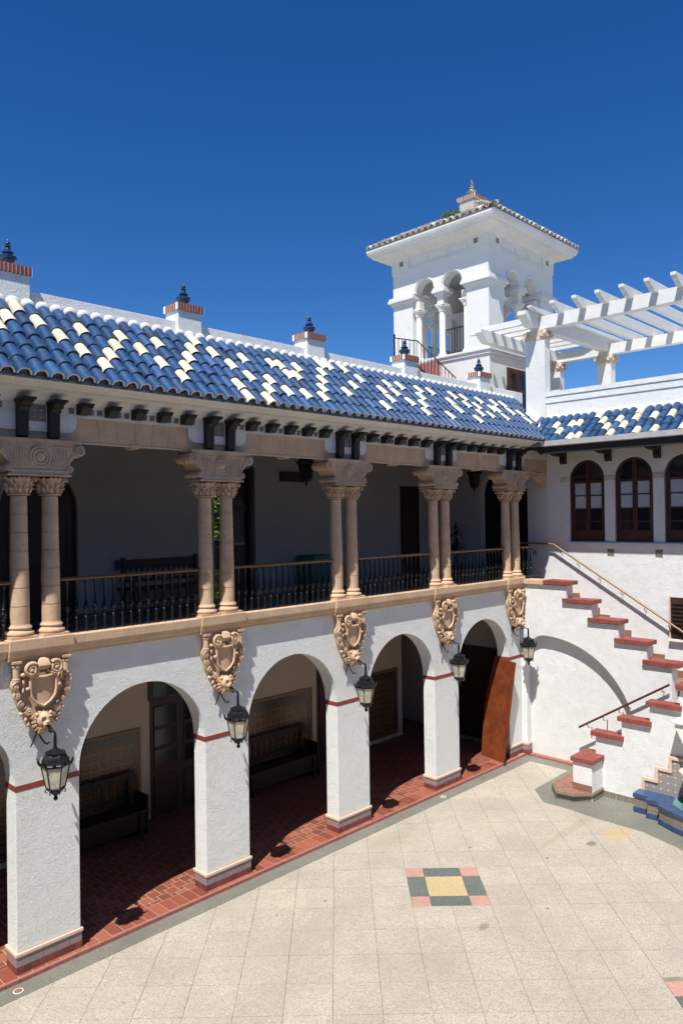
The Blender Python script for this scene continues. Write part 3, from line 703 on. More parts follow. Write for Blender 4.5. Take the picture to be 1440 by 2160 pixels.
# parapet with pillars
pxs = [-2.84, .33, 3.46, 6.58, 9.72, 12.86]
prev = -6.5
for xx in pxs:
    MB().box(prev, xx-.25, .82, 1.0, 9.25, 9.86).build('parapet', 'stucco', AB, bevel=.01); prev = xx+.25
MB().box(prev, 14.9, .82, 1.0, 9.25, 9.86).build('parapet', 'stucco', AB, bevel=.01)
ME_br = MB().box(-.0235, .0235, -.06, .06, 0, .13).mesh('brick', 'red_brick', None, .003)
mf = MB(); mf.lathe([(.075, 0), (.085, .012), (.05, .03), (.055, .05), (.095, .085), (.112, .125), (.105, .155), (.07, .175), (.062, .185), (.078, .198), (.078, .21), (.045, .235), (.032, .275), (.048, .288), (.048, .298), (.024, .312), (.034, .328), (.030, .345), (.012, .365), (.004, .39)], seg=20)
ME_fin = mf.mesh('finial', 'finial_glaze', 45)
def pillar(xx, y0=.73, w_=.5, d=.40, zt=10.05, parent=AB, z0=9.3):
    p = MB().box(xx-w_/2, xx+w_/2, y0, y0+d, z0, zt).build('parapet_pillar', 'stucco', parent, bevel=.01)
    MB().box(xx-w_/2-.030, xx+w_/2+.030, y0-.030, y0+d+.030, zt, zt+.125).build('brick_core', 'mortar_white', p)
    n = 9
    for k_ in range(n):
        xx2 = xx-w_/2-.02+(w_+.04)*(k_+.5)/n
        place(ME_br, 'brick', p, (xx2, y0+.025, zt)); place(ME_br, 'brick', p, (xx2, y0+d-.025, zt))
    for k_ in range(1, 6):
        yy = y0-.03+(d+.06)*(k_+.5)/7
        place(ME_br, 'brick', p, (xx-w_/2+.025, yy, zt), rot=(0, 0, PI/2)); place(ME_br, 'brick', p, (xx+w_/2-.025, yy, zt), rot=(0, 0, PI/2))
    place(ME_fin, 'finial', p, (xx, y0+d/2, zt+.12), scale=(1.2, 1.2, 1.12)); return p
for xx in pxs: pillar(xx)

# carved cartouches
def cart_meshes():
    b = MB()
    half = [(.40, 0), (.40, -.05), (.37, -.07), (.37, -.25), (.40, -.30), (.41, -.38), (.37, -.44), (.36, -.52), (.33, -.62), (.28, -.70), (.22, -.80), (.17, -.90), (.12, -.98), (.06, -1.04)]
    b.prismy([(-x, z) for x, z in half][::-1]+[(0, -1.08)][:0]+half[::1][0:0]+[(x, z) for x, z in half], -.075, 0)
    for s2 in (-1, 1):
        X = .355*s2
        b.tube([(X, -.10, -.07), (X, -.10, -.25)], .045, 10); 
        for zz, rr in ((-.035, .065), (-.075, .058), (-.25, .055), (-.275, .06)): b.ball((X, -.10, zz), (rr, .06, .022), 10, 5)
        b.box(X-.06, X+.06, -.16, -.02, -.03, 0)
        for (cx, cz, r0, a0, tw) in ((.375, -.345, .052, PI/2, 1.4), (.355, -.475, .048, PI*.3, 1.4), (.30, -.60, .045, PI/2, 1.3), (.20, -.715, .05, 0, 1.4), (.14, -.80, .03, 0, 1.1)):
            b.spiral(s2*cx, cz, -.13, r0, .021, tw, -s2, a0 if s2 > 0 else PI-a0)
        for (cx, cz, rx, rz) in ((.345, -.41, .03, .045), (.325, -.545, .028, .05), (.25, -.665, .045, .03), (.27, -.42, .022, .05), (.26, -.30, .022, .05), (.295, -.74, .035, .028), (.24, -.83, .035, .04), (.205, -.90, .03, .04)):
            b.ball((s2*cx, -.10, cz), (rx, .045, rz), 8, 5)
        b.spiral(s2*.175, -.13, -.19, .095, .028, 1.6, -s2, PI*.75 if s2 > 0 else PI*.25, n=24)
        b.tube([(s2*.06, -.15, -.17), (s2*.15, -.185, -.225), (s2*.235, -.16, -.19)], .024, 7)
        b.ball((s2*.275, -.13, -.2), (.035, .04, .03), 8, 5)
        b.ball((s2*.225, -.17, -.395), (.03, .03, .026), 8, 5)
    for q in range(-3, 4): b.tube([(q*.022, -.15, -.15), (q*.026, -.20, -.09), (q*.02, -.17, -.02), (0, -.10, .005)], .016, 6)
    frame = b.mesh('cartouche', 'peach_carved', 50)
    s_ = MB()
    out = [(.185, -.21), (.185, -.44), (.165, -.53), (.10, -.61), (0, -.67), (-.10, -.61), (-.165, -.53), (-.185, -.44), (-.185, -.21)]
    s_.tube([(x, -.165, z) for x, z in out], .021, 7)
    s_.tube([(-.185, -.165, -.21), (-.1, -.175, -.245), (0, -.18, -.255), (.1, -.175, -.245), (.185, -.165, -.21)], .02, 7)
    n = 8
    cols = []
    for i in range(n+1):
        xx = -.18+.36*i/n; yy = -.11-.035*(1-(2*i/n-1)**2)
        zt = -.22-.03*(1-(2*i/n-1)**2); zb = -.67+.23*abs(2*i/n-1)**1.6
        cols += [(xx, yy, zt), (xx, yy, zb)]
    s_.add(cols, [(2*i, 2*i+1, 2*i+3, 2*i+2) for i in range(n)])
    shield = s_.mesh('shield', 'peach_stone', 50)
    l = MB()
    l.ball((0, -.17, -.86), (.105, .10, .115), 14, 9)
    l.ball((0, -.255, -.885), (.05, .05, .04), 10, 6); l.ball((0, -.30, -.87), (.022, .016, .015), 8, 5)
    for s2 in (-1, 1):
        l.ball((s2*.045, -.245, -.835), (.036, .022, .018), 8, 5); l.ball((s2*.05, -.262, -.80), (.035, .02, .014), 8, 5)
        l.ball((s2*.028, -.275, -.905), (.03, .03, .022), 8, 5); l.ball((s2*.095, -.17, -.775), (.028, .03, .028), 8, 5)
    l.ball((0, -.235, -.955), (.035, .04, .02), 8, 5)
    for q in range(16):
        a = 2*PI*q/16; rr = .115; l.tube([(rr*math.cos(a)*.9, -.15, -.87+rr*math.sin(a)), (1.25*rr*math.cos(a), -.13, -.87+1.3*rr*math.sin(a)-.01), (1.4*rr*math.cos(a)+.01, -.09, -.88+1.42*rr*math.sin(a)-.02)], [.026, .022, .01], 5)
    for q in range(-3, 4): l.tube([(q*.02, -.20, -.96), (q*.026, -.17, -1.03), (q*.02, -.11, -1.08+abs(q)*.008)], [.02, .018, .008], 5)
    lion = l.mesh('lion_head', 'peach_carved', 55)
    return frame, shield, lion
CF, CS, CL = cart_meshes()
for xc in XC[1:]:
    c_ = place(CF, 'cartouche', AB, (xc, -.012, 4.375)); place(CS, 'shield', c_); place(CL, 'lion_head', c_)

# ------------------------------------------------------------------ wall lanterns
def lantern(label, loc, group, arm=True, rotz=0):
    t = thing('wall_lantern' if arm else 'hanging_lantern', label, 'lantern', group, loc, rotz)
    if not lantern.src.get(arm):
        me = {}
        ph = PI/6
        m = MB(); hexr = lambda r, z: (r, z)
        m.lathe([(.205, .50), (.205, .52), (.185, .54), (.18, .58), (.13, .66), (.125, .665)], seg=6, ph=ph)
        m.lathe([(.135, .662), (.135, .68), (.06, .71), (.03, .73), (.022, .76), (.022, .88)], seg=14)
        for k_ in range(6):
            a = ph+PI/3*k_; c_, s2 = math.cos(a), math.sin(a)
            m.tube([(c_*.195, s2*.195, .50), (c_*.225, s2*.225, .55), (c_*.235, s2*.235, .60)], [.022, .018, .003], 5)
            a2 = a+PI/6; c_, s2 = math.cos(a2), math.sin(a2)
            m.ball((c_*.178, s2*.178, .545), (.028, .028, .022), 6, 4)
        me['cap'] = m.mesh('cap', 'black_iron', 35)
        m = MB()
        for k_ in range(6):
            a = ph+PI/3*k_; c_, s2 = math.cos(a), math.sin(a); m.tube([(c_*.125, s2*.125, .19), (c_*.19, s2*.19, .50)], .0085, 5)
        for r, z in ((.126, .19), (.186, .497)):
            m.tube([(r*math.cos(ph+PI/3*k_), r*math.sin(ph+PI/3*k_), z) for k_ in range(7)], .011, 5)
        me['frame'] = m.mesh('frame', 'black_iron', 35)
        a0, a1 = ph, ph+PI/3
        P = lambda r, a, z: (r*math.cos(a), r*math.sin(a), z)
        m = MB().add([P(.121, a0, .195), P(.121, a1, .195), P(.183, a1, .495), P(.183, a0, .495), P(.117, a0, .195), P(.117, a1, .195), P(.179, a1, .495), P(.179, a0, .495)], [(0, 1, 2, 3), (7, 6, 5, 4), (0, 4, 5, 1), (3, 2, 6, 7)])
        me['pane'] = m.mesh('pane', 'lamp_glass' if arm else 'dark_glass')
        m = MB(); m.lathe([(.128, .19), (.128, .175), (.085, .15), (.075, .12), (.035, .09), (.02, .06), (.03, .045), (.033, .03), (.02, .012), (.004, 0)], seg=12)
        for k_ in range(6):
            a = ph+PI/3*k_; c_, s2 = math.cos(a), math.sin(a)
            pts = []
            for q in range(10):
                b = PI*.9-1.7*PI*q/9; rr = .026*(1-.05*q); pts.append((c_*(.115+rr*math.cos(b)), s2*(.115+rr*math.cos(b)), .135+rr*math.sin(b)))
            m.tube([(c_*.05, s2*.05, .10)]+pts, .007, 4)
        me['drop'] = m.mesh('drop', 'black_iron', 40)
        if arm:
            m = MB(); Y0 = -loc[1]-.02
            m.tube([(0, 0, .88), (0, 0, .93), (0, .012, .96)], [.022, .016, .012], 6)
            m.tube([(0, 0, .93), (0, .06, .955), (0, .15, 1.0), (0, .22, 1.045), (0, Y0-.19, 1.075), (-.0, Y0-.17, 1.09)], .011, 6)
            m.tube([(0, .13, .99), (-.03, .2, 1.02), (-.06, .28, 1.0), (-.07, Y0-.06, .94), (-.07, Y0-.02, .90)], .012, 6)
            m.ball((-.07, Y0-.03, .93), (.05, .04, .055), 8, 6)
            m.tube([(-.07, Y0-.03, .90), (-.03, Y0-.04, .80), (.02, Y0-.05, .72), (.05, Y0-.07, .70), (.06, Y0-.10, .73)], .012, 6)
            m.tube([(-.08, Y0-.03, .90), (-.13, Y0-.03, .78), (-.18, Y0-.04, .70)], .011, 6)
            for q in ((0, .17, .97), (0, .12, .93), (0, .21, .985)): m.ball(q, .018, 6, 4)
            m.tube([(0, .12, .975), (0, .15, .93), (0, .19, .92), (0, .20, .95), (0, .18, .965)], .008, 5)
            me['arm'] = m.mesh('arm', 'black_iron', 40)
        else: me['chain'] = MB().tube([(0, 0, .88), (0, 0, 7.92-loc[2])], .012, 6).mesh('chain', 'black_iron')
        lantern.src[arm] = me
    for k_, me in lantern.src[arm].items():
        if k_ == 'pane':
            for q in range(6): place(me, 'pane', t, (0, 0, 0), rot=(0, 0, q*PI/3))
        else: place(me, k_, t)
    return t
lantern.src = {}
for xx, lb in ((.44, 'black iron wall lantern nearest the viewer, under the leftmost carved shield'), (3.60, 'black iron wall lantern in front of the second pier from the left'), (6.77, 'black iron wall lantern in front of the third white pier, middle one of the row'), (9.92, 'black iron wall lantern on the fourth pier, left of the leaning board'), (12.95, 'black iron wall lantern in the courtyard corner beside the staircase wall')):
    lantern(lb, (xx-.07, -.45, 2.43), 'wall lanterns along the arcade')
lantern('hanging dark lantern in the upper gallery in front of the dark plaque', (7.15, 1.7, 7.03), 'hanging lanterns in the upper gallery', False)
lantern('hanging dark lantern in the upper gallery above the potted plant', (13.69, 1.7, 7.0), 'hanging lanterns in the upper gallery', False)

# ------------------------------------------------------------------ balustrades
mbal = MB(); mbal.lathe([(0.0209, 0), (0.0299, 0.012), (0.0209, 0.03), (0.0179, 0.2), (0.0299, 0.215), (0.0194, 0.23), (0.0194, 0.26), (0.0359, 0.275), (0.0194, 0.29), (0.0419, 0.33), (0.0448, 0.36), (0.0209, 0.4), (0.0329, 0.41), (0.0209, 0.42), (0.0329, 0.432), (0.0209, 0.445), (0.0179, 0.55), (0.0164, 0.7), (0.0269, 0.73), (0.0359, 0.765)], seg=8)
ME_bal = mbal.mesh('baluster', 'black_iron', 40)
def balustrade(x0, x1, label, n, y=.05):
    t = thing('balustrade', label, 'railing', 'black iron balustrades between the gallery columns', (x0, y, 4.655))
    w_ = x1-x0
    m = MB(); m.box(0, w_, -.035, .035, .765, .775); m.build('top_bar', 'black_iron', t)
    MB().prismx([(-.045, .776), (.045, .776), (.05, .80), (.03, .822), (-.03, .822), (-.05, .80)], -.02, w_+.02).build('handrail', 'rail_wood', t, bevel=.004)
    for k_ in range(n): place(ME_bal, 'baluster', t, ((k_+.5)*w_/n, 0, 0))
    return t
names = ['left edge of the photo', 'with the dark bench behind it', 'with the green crate behind it', 'with the narrow dark door behind it', 'with the potted plant behind it']
for i in range(5):
    a, b = XC[i]+.38, XC[i+1]-.38
    balustrade(a, b, 'black baluster railing with wooden handrail, '+('at the '+names[0] if i == 0 else names[i]), 16)
t = thing('balustrade', 'short black railing of three balusters ending in a curl at the top of the stairs', 'railing', 'black iron balustrades between the gallery columns', (13.28, .0, 4.655))
MB().box(0, .62, -.03, .03, .765, .775).build('top_bar', 'black_iron', t)
MB().prismx([(-.045, .776), (.045, .776), (.05, .80), (.03, .822), (-.03, .822), (-.05, .80)], 0, .6).build('handrail', 'rail_wood', t, bevel=.004)
for k_ in range(3): place(ME_bal, 'baluster', t, (.16+k_*.19, 0, 0))
MB().box(0, 1.0, -.05, .05, -.02, .02).build('base_plate', 'black_iron', t)
m = MB().spiral(.74, .62, 0, .10, .012, 1.8, -1, PI*.75, n=24); m.tube([(.6, 0, .74), (.68, 0, .70)], .012, 5); m.build('curl', 'black_iron', t, smooth=40)

# ------------------------------------------------------------------ furniture in the shade
def bench(label, x0, x1, z0, y0, y1, hb, seat, style):
    t = thing('wooden_bench', label, 'bench', None, ((x0+x1)/2, (y0+y1)/2, z0)); w_ = (x1-x0)/2; d = (y1-y0)/2
    MB().box(-w_, w_, -d, d-.04, seat-.05, seat).build('seat', 'dark_bench', t, bevel=.006)
    for sx in (-1, 1):
        for yy in (-d+.04, d-.04): MB().box(sx*w_-sx*.16-.035, sx*w_-sx*.16+.035, yy-.035, yy+.035, 0, (hb+.05 if yy > 0 else seat+.22) if style == 0 else (hb if yy > 0 else seat)).build('leg', 'dark_bench', t)
        if style == 0: MB().box(sx*w_-sx*.16-.03, sx*w_-sx*.16+.03, -d, d, seat+.2, seat+.24).build('armrest', 'dark_bench', t)
    MB().box(-w_, w_, d-.05, d-.01, hb-.18 if style == 0 else hb-.1, hb).build('top_rail', 'dark_bench', t, bevel=.005)
    MB().box(-w_+.1, w_-.1, d-.05, d-.01, seat+.1, seat+.15).build('lower_rail', 'dark_bench', t)
    if style:
        MB().box(-w_+.06, w_-.06, -d+.05, -d+.09, .12, seat-.05).build('apron', 'dark_bench', t)
        for sx in (-1, 1): MB().box(sx*w_-.03-(.02*sx), sx*w_+.03-(.02*sx), -d+.02, d-.02, .0, seat+.26).build('side_panel', 'dark_bench', t, bevel=.01)
        MB().box(-w_+.02, w_-.02, d-.06, d-.0, hb-.02, hb+.05).build('crest_rail', 'dark_bench', t, bevel=.01)
    n = 11 if style else 14; ms = MB().box(-.018, .018, -.012, .012, seat+.1, hb-.05).mesh('slat', 'dark_bench')
    for k_ in range(n): place(ms, 'slat', t, (-w_+.2+(2*w_-.4)*k_/(n-1), d-.03, 0))
    MB().box(-w_+.15, w_-.15, -.02, .02, .12, .17).build('stretcher', 'dark_bench', t)
bench('dark wooden bench against the upper gallery wall behind the railing', 3.35, 5.42, 4.48, 2.85, 3.33, 1.02, .46, 0)
bench('carved dark bench under the first tiled panel, seen through the leftmost full arch', 1.5, 3.72, .0, 2.75, 3.3, 1.12, .52, 1)
bench('carved dark bench under the second tiled panel, seen through the second full arch', 6.2, 8.45, .0, 2.75, 3.3, 1.12, .52, 1)
t = thing('green_crate', 'large green crate with lid standing against the gallery wall', 'crate', None, (8.75, 3.0, 4.48))
MB().box(-.45, .45, -.3, .3, 0, .78).build('body', 'green_bin', t, bevel=.02); MB().box(-.48, .48, -.33, .33, .78, .9).build('lid', 'green_bin', t, bevel=.02)
for k_ in range(4): MB().box(-.36+k_*.22, -.30+k_*.22, -.325, -.3, .05, .75).build('rib', 'green_bin', t)
t = thing('plaque', 'dark rectangular plaque on the gallery wall left of the hanging lantern', 'sign', None, (8.25, 3.37, 7.34))
MB().box(-.44, .44, -.03, .02, -.12, .12).build('panel', 'dark_bench', t, bevel=.006)
MB().box(-.46, .46, -.035, -.03, .105, .12).build('edge', 'plaque_text', t)
t = thing('potted_plant', 'potted plant with long drooping dark leaves in the gallery corner', 'plant', None, (13.95, 2.55, 4.48))
MB().lathe([(.14, 0), (.2, .3), (.22, .33), (.22, .36), (.19, .36)], seg=16).build('pot', 'pot', t, smooth=40)
MB().tube([(0, 0, .3), (.02, 0, 1.0), (0, .02, 1.5)], [.03, .025, .015], 6).build('stem', 'bark', t)
lf = MB()
for k_ in range(90):
    a = random.uniform(0, 2*PI); z0 = random.uniform(.7, 1.5); Ln = random.uniform(.35, .65); el = random.uniform(.2, 1.2); px, pz = 0, z0; pts = []
    for q in range(6):
        pts.append((px, pz)); px += Ln/5*math.cos(el); pz += Ln/5*math.sin(el); el -= .42
    w_ = .02; c_, s2 = math.cos(a), math.sin(a); vs_ = []
    for q, (p, z_) in enumerate(pts):
        ww = w_*(1-abs(q-2)/4); vs_ += [(p*c_-ww*s2, p*s2+ww*c_, z_), (p*c_+ww*s2, p*s2-ww*c_, z_)]
    lf.add(vs_, [(2*q, 2*q+1, 2*q+3, 2*q+2) for q in range(5)])
lf.build('foliage', 'leaf_dark', t, kind='stuff')
# leaning board in the last arch
t = thing('wooden_board', 'tall reddish brown varnished board leaning against the last arch pier', 'board')
bl, br_, tr_, tl_ = Vector((12.18, .50, .085)), Vector((12.05, -.24, .085)), Vector((12.72, -.10, 2.47)), Vector((12.55, .40, 2.68))
nn = (br_-bl).cross(tl_-bl).normalized()*.05
q = [bl, br_, tr_, (bl+(tl_-bl)*.965), tl_+(tr_-tl_)*.0]
bl, br_, tr_ = Vector((12.35, .69, .005)), Vector((12.16, -.11, .005)), Vector((0, 0, 0))
_C = Vector((-4.169, -10.5715, 6.3)); _d = F*1567.64+R*(1085-720)+U*(1080-1398); tr_ = _C+_d*((-.27+10.5715)/_d.y)
nn = (br_-bl).cross(tr_-bl).normalized()
def ray_on(u, v):
    C0 = Vector((-4.169, -10.5715, 6.3)); d = F*1567.64+R*(u-720)+U*(1080-v); return C0+d*((bl-C0).dot(nn)/d.dot(nn))
q = [bl, br_, tr_, ray_on(1043, 1383), ray_on(1021, 1480)]; nn *= -.05 if nn.x < 0 else .05
MB().add([tuple(p) for p in q]+[tuple(p+nn) for p in q], [(0, 1, 2, 3, 4), (9, 8, 7, 6, 5), (0, 5, 6, 1), (1, 6, 7, 2), (2, 7, 8, 3), (3, 8, 9, 4), (4, 9, 5, 0)]).build('panel', 'board_wood', t, bevel=.004)
MB().tube([tuple(br_+Vector((-.03, -.03, -.01))), tuple(br_+Vector((.02, -.06, -.005))), tuple(br_+Vector((.06, -.02, .05))), tuple(br_+Vector((.07, 0, .16)))], .018, 6).build('foot', 'black_iron', t)

# ------------------------------------------------------------------ right wing
RW = thing('stair_wing_building', 'white wing with arched windows, dark eaves and blue roof behind the staircase', 'building')
rw = MB(); wins = [(-1.18-1.28*i, .50, 7.28, 5.58, .50) for i in range(5)]
arch_wall(rw, lambda u, d, z: (14.75+d, u, z), -9, -.02, -.1, 8.2, wins, .22)
rw.build('wall', 'stucco', RW)
MB().box(15.6, 15.7, -9, 0, 0, 9.3).build('room_shade_sheet', 'shade_black', RW)  # black sheet behind the windows, painted as the shade of the rooms
MB().box(14.65, 20, -9, -.02, 9.20, 9.3).build('terrace', 'stucco', RW)
MB().box(14.68, 14.75, -9, -.62, 5.46, 5.555).build('sill_course', 'stucco', RW, bevel=.006)
for i in range(6):
    yy = -.54-1.28*i
    MB().box(14.72, 14.751, yy-.14+(0 if i else .06), yy+.12, 7.20, 7.31).build('impost_block', 'cream_stone', RW)
for i in range(4):
    yy = -1.83-1.26*i; MB().box(14.742, 14.752, yy-.09, yy+.09, 5.21, 5.39).build('wall_tile', 'motif_tile_side', RW)
def window(yc):
    fr = MB(); hw = .497; zs, zb = 7.28, 5.582
    def ring(r0, r1, x0, x1):
        n = 20
        for k_ in range(n):
            a0, a1 = PI*k_/n, PI*(k_+1)/n
            P = [(yc+r*math.cos(a), zs+r*math.sin(a)) for r, a in ((r0, a0), (r1, a0), (r1, a1), (r0, a1))]
            fr.prismx(P, x0, x1)
    ring(hw-.06, hw, 14.81, 14.90)
    fr.box(14.81, 14.90, yc-hw, yc-hw+.06, zb, zs); fr.box(14.81, 14.90, yc+hw-.06, yc+hw, zb, zs); fr.box(14.81, 14.90, yc-hw+.06, yc+hw-.06, zb, zb+.05)
    w_ = fr.build('window', 'window_wood', RW)
    for s2 in (-1, 1):
        c0 = yc+s2*.225; m = MB()
        m.box(14.83, 14.89, yc+(0.002 if s2 > 0 else -.062), yc+(.062 if s2 > 0 else -.002), zb+.05, zs+.44)
        m.box(14.83, 14.89, c0+s2*.155, c0+s2*.21, zb+.05, zs+.1)
        m.box(14.832, 14.888, c0-.17, c0+.17, zs-.13, zs-.06); m.box(14.832, 14.888, c0-.17, c0+.17, zb+.05, zb+.3)
        m.build('sash', 'window_wood', w_)
        for (za, zb2, mt_) in ((6.83, 7.15, 'curtain_glass'), (6.47, 6.80, 'curtain_glass'), (6.13, 6.44, 'dark_glass'), (5.88, 6.10, 'dark_glass')):
            MB().box(14.855, 14.862, c0-.158, c0+.158, za, zb2).build('pane', mt_, w_)
            MB().box(14.838, 14.882, c0-.158, c0+.158, za-.03, za).build('glazing_bar', 'window_wood', w_)
        MB().prismx([(yc+s2*.06, zs-.06)]+[(yc+s2*max(.06, .44*math.cos(a)), zs+.44*math.sin(a)) for a in [PI/2*q/8 for q in range(9)]], 14.855, 14.862).build('pane', 'dark_glass', w_)
for u, *_ in wins: window(u)
# louvred vent
t_ = MB().box(14.72, 14.749, -4.3, -3.36, 3.20, 4.22).build('louvre_window', 'window_wood', RW)
for k_ in range(9): MB().prismx([(0, 0), (0, 0)][:0]+[(-4.25, 3.27+k_*.1), (-3.41, 3.27+k_*.1), (-3.41, 3.30+k_*.1), (-4.25, 3.30+k_*.1)], 14.67, 14.72).build('slat', 'louvre', t_)
MB().box(14.69, 14.749, -3.36, -3.33, 3.17, 4.25).build('frame', 'pink_cap', t_); MB().box(14.64, 14.749, -4.3, -3.33, 3.14, 3.19).build('sill', 'white_stone', t_)
# eaves
MB().box(13.42, 14.75, -9, -.12, 8.05, 8.10).build('soffit', 'dark_soffit', RW)
MB().box(13.38, 13.46, -9, -.55, 7.90, 8.09).build('fascia', 'dark_soffit', RW)
mbk = MB(); mbk.prism([(14.75, 7.70), (14.67, 7.70), (14.62, 7.78), (14.62, 7.90), (14.3, 7.90), (14.05, 7.95), (13.46, 7.96), (13.46, 8.05), (14.75, 8.05)], lambda a, b: (a, -.08, b), lambda a, b: (a, .08, b))
me_bk = mbk.mesh('bracket', 'dark_corbel', None, .006)
for i in range(7): place(me_bk, 'bracket', RW, (0, -.54-1.28*i, 0))
gt = MB(); gt.prism([(13.30, 8.10), (13.29, 8.22), (13.275, 8.23), (13.29, 8.10), (13.33, 8.085), (13.44, 8.085), (13.45, 8.22), (13.44, 8.22), (13.43, 8.10)], lambda a, b: (a, -9, b), lambda a, b: (a, -.66, b))
gt.build('gutter', 'gutter_metal', RW)
MB().prism([(13.44, 8.11), (14.52, 8.93), (14.6, 8.93), (14.6, 8.11)], lambda a, b: (a, -9, b), lambda a, b: (a, .2, b)).build('roof_deck', 'mortar_white', RW)
EXR = math.hypot(1.05, .77)/4; anr = math.atan2(.77, 1.05); cr_, sr = math.cos(anr), math.sin(anr)
RB = tile_mesh('roof_tile', 'blue_glaze', .096, .085, EXR+.05); RC = tile_mesh('roof_tile', 'cream_glaze', .096, .085, EXR+.05)
xb, zb2 = 13.42, 8.175
for u in range(-4, 28):
    for v in range(4):
        y_ = -.90-.2165*u
        if y_ > -.64+ (v+.5)*EXR*cr_*.75: continue
        me = RC if (u, v) in creamR or (u > 14 and random.random() < .2) else RB
        o_ = place(me, 'roof_tile', RW, (xb+cr_*EXR*v-sr*.016, y_+jit(.006), zb2+sr*EXR*v+cr_*.016))
        o_.rotation_euler = Matrix.Rotation(-PI/2+jit(.02), 3, 'Z').to_4x4().to_euler()
        # slope: rotate about local X so the tile climbs towards +X
        o_.rotation_euler = (Matrix.Rotation(-PI/2+jit(.02), 3, 'Z') @ Matrix.Rotation(anr-.035+jit(.02), 3, 'X')).to_euler()
pan = MB()
for u in range(-3, 28):
    y_ = -.90-.2165*(u+.5); r = .075; n = 7
    A_ = [(xb, y_+r*math.cos(PI+PI*k_/(n-1)), zb2+.05+r*.8*math.sin(PI+PI*k_/(n-1))) for k_ in range(n)]
    if y_ > -.68: continue
    B_ = [(p[0]+cr_*EXR*4, p[1], p[2]+sr*EXR*4) for p in A_]; pan.add(A_+B_, [(k_, k_+1, n+k_+1, n+k_) for k_ in range(n-1)])
pan.build('pan_tiles', 'pan_glaze', RW, smooth=60, kind='stuff')
mt = MB()
for u in range(-3, 28): mt.ball((xb+cr_*EXR*4+.01, -.90-.2165*u, zb2+sr*EXR*4+.03), (.06, .112, .10), 10, 6)
mt.build('mortar_fillets', 'mortar_white', RW, smooth=60, kind='stuff')
# valley pieces
vm = MB(); vm.add([(13.30, -.72, 8.22), (13.42, -.60, 8.22), (14.62, .22, 9.06), (14.5, .06, 9.06)], [(0, 1, 2, 3)]); vm.build('valley', 'mortar_white', RW)
# parapet
MB().box(14.62, 14.82, -9, -.02, 8.8, 9.72).build('parapet', 'stucco', RW, bevel=.01)
MB().box(14.575, 14.62, -9, -.10, 9.60, 9.725).build('coping_band', 'stucco', RW); MB().box(14.597, 14.62, -9, -.10, 9.42, 9.598).build('coping_band', 'stucco', RW)

# ------------------------------------------------------------------ pergola
PG = thing('rooftop_pergola', 'white masonry pergola with scrolled rafter ends on the roof terrace', 'pergola')
def post(x0, x1, y0, y1, z0, z1, cap=True):
    p = MB().box(x0, x1, y0, y1, z0, z1).build('post', 'stucco_far', PG, bevel=.012)
    if cap:
        m = MB(); xm, ym = (x0+x1)/2, (y0+y1)/2
        m.box(x0-.01, x1+.01, y0-.01, y1+.01, z1-.28, z1-.002)
        for (a, b, ax) in ((y0, y1, 'x'),):
            for yy in (y0+.02, y1-.02):
                for xx in (x0-.035,): m.prismx([(yy+.095*math.cos(2*PI*q/16), z1-.12+.095*math.sin(2*PI*q/16)) for q in range(16)], xx, x0+.02); m.tube([(xx-.005, yy+.085*math.cos(2*PI*q/16), z1-.12+.085*math.sin(2*PI*q/16)) for q in range(17)], .014, 5, False)
        for yy, s2 in ((y0, -1),):
            for xx in (x0+.03, x1+.02):
                m.prismy([(xx+.10*math.cos(2*PI*q/16), z1-.12+.10*math.sin(2*PI*q/16)) for q in range(16)], yy-.06, yy+.02); m.tube([(xx+.085*math.cos(2*PI*q/16), yy-.065, z1-.12+.085*math.sin(2*PI*q/16)) for q in range(17)], .014, 5, False)
        m.build('capital', 'cream_stone', p, smooth=40)
    return p
post(14.55, 14.86, -.10, .50, 8.4, 11.50); post(18.9, 19.25, 0, .46, 9.2, 11.46); post(18.92, 19.22, 1.78, 2.22, 9.2, 11.46)
post(18.9, 19.25, -7.2, -6.75, 9.2, 11.46); post(14.62, 14.9, -7.2, -6.75, 9.2, 11.50)
MB().box(14.56, 14.82, -9, .34, 11.50, 11.86).build('beam', 'stucco_far', PG, bevel=.01)
MB().box(18.95, 19.2, -9, 2.25, 11.46, 11.80).build('beam', 'stucco_far', PG, bevel=.01)
def scroll_end(L_, z0, z1, w_):       # beam along +X from the scrolled nose
    h = z1-z0
    return [(0, z1), (0, z1-.3*h), (.03, z1-.33*h), (.07, z1-.36*h), (.10, z1-.50*h), (.15, z1-.62*h), (.20, z1-.64*h), (.23, z1-.70*h), (.26, z1-.86*h), (.32, z0+.04*h), (.36, z0), (L_, z0), (L_, z1)]
def xbeam(x0, x1, yc, w_, z0, z1, name='beam'):
    MB().prismy([(x0+a, b) for a, b in scroll_end(x1-x0, z0, z1, w_)], yc-w_/2, yc+w_/2).build(name, 'stucco_far', PG, bevel=.008)
xbeam(13.86, 19.6, .20, .26, 11.56, 11.93); xbeam(14.42, 19.2, 2.0, .24, 11.50, 11.86)
for k_ in range(14): xbeam(13.97, 19.8, -.02-.635*k_-.43*(0), .13, 11.86 if 0 else 11.80, 12.06, 'rafter') if k_ else None
xbeam(13.97, 19.8, .02, .13, 11.935, 12.06, 'rafter')
for k_ in range(8):
    xx = 15.0+k_*.55
    MB().prism([(.55+a, b) for a, b in scroll_end(2.1, 11.862, 12.04, .1)], lambda a, b: (xx-.06, a, b), lambda a, b: (xx+.06, a, b)).build('rafter', 'stucco_far', PG)

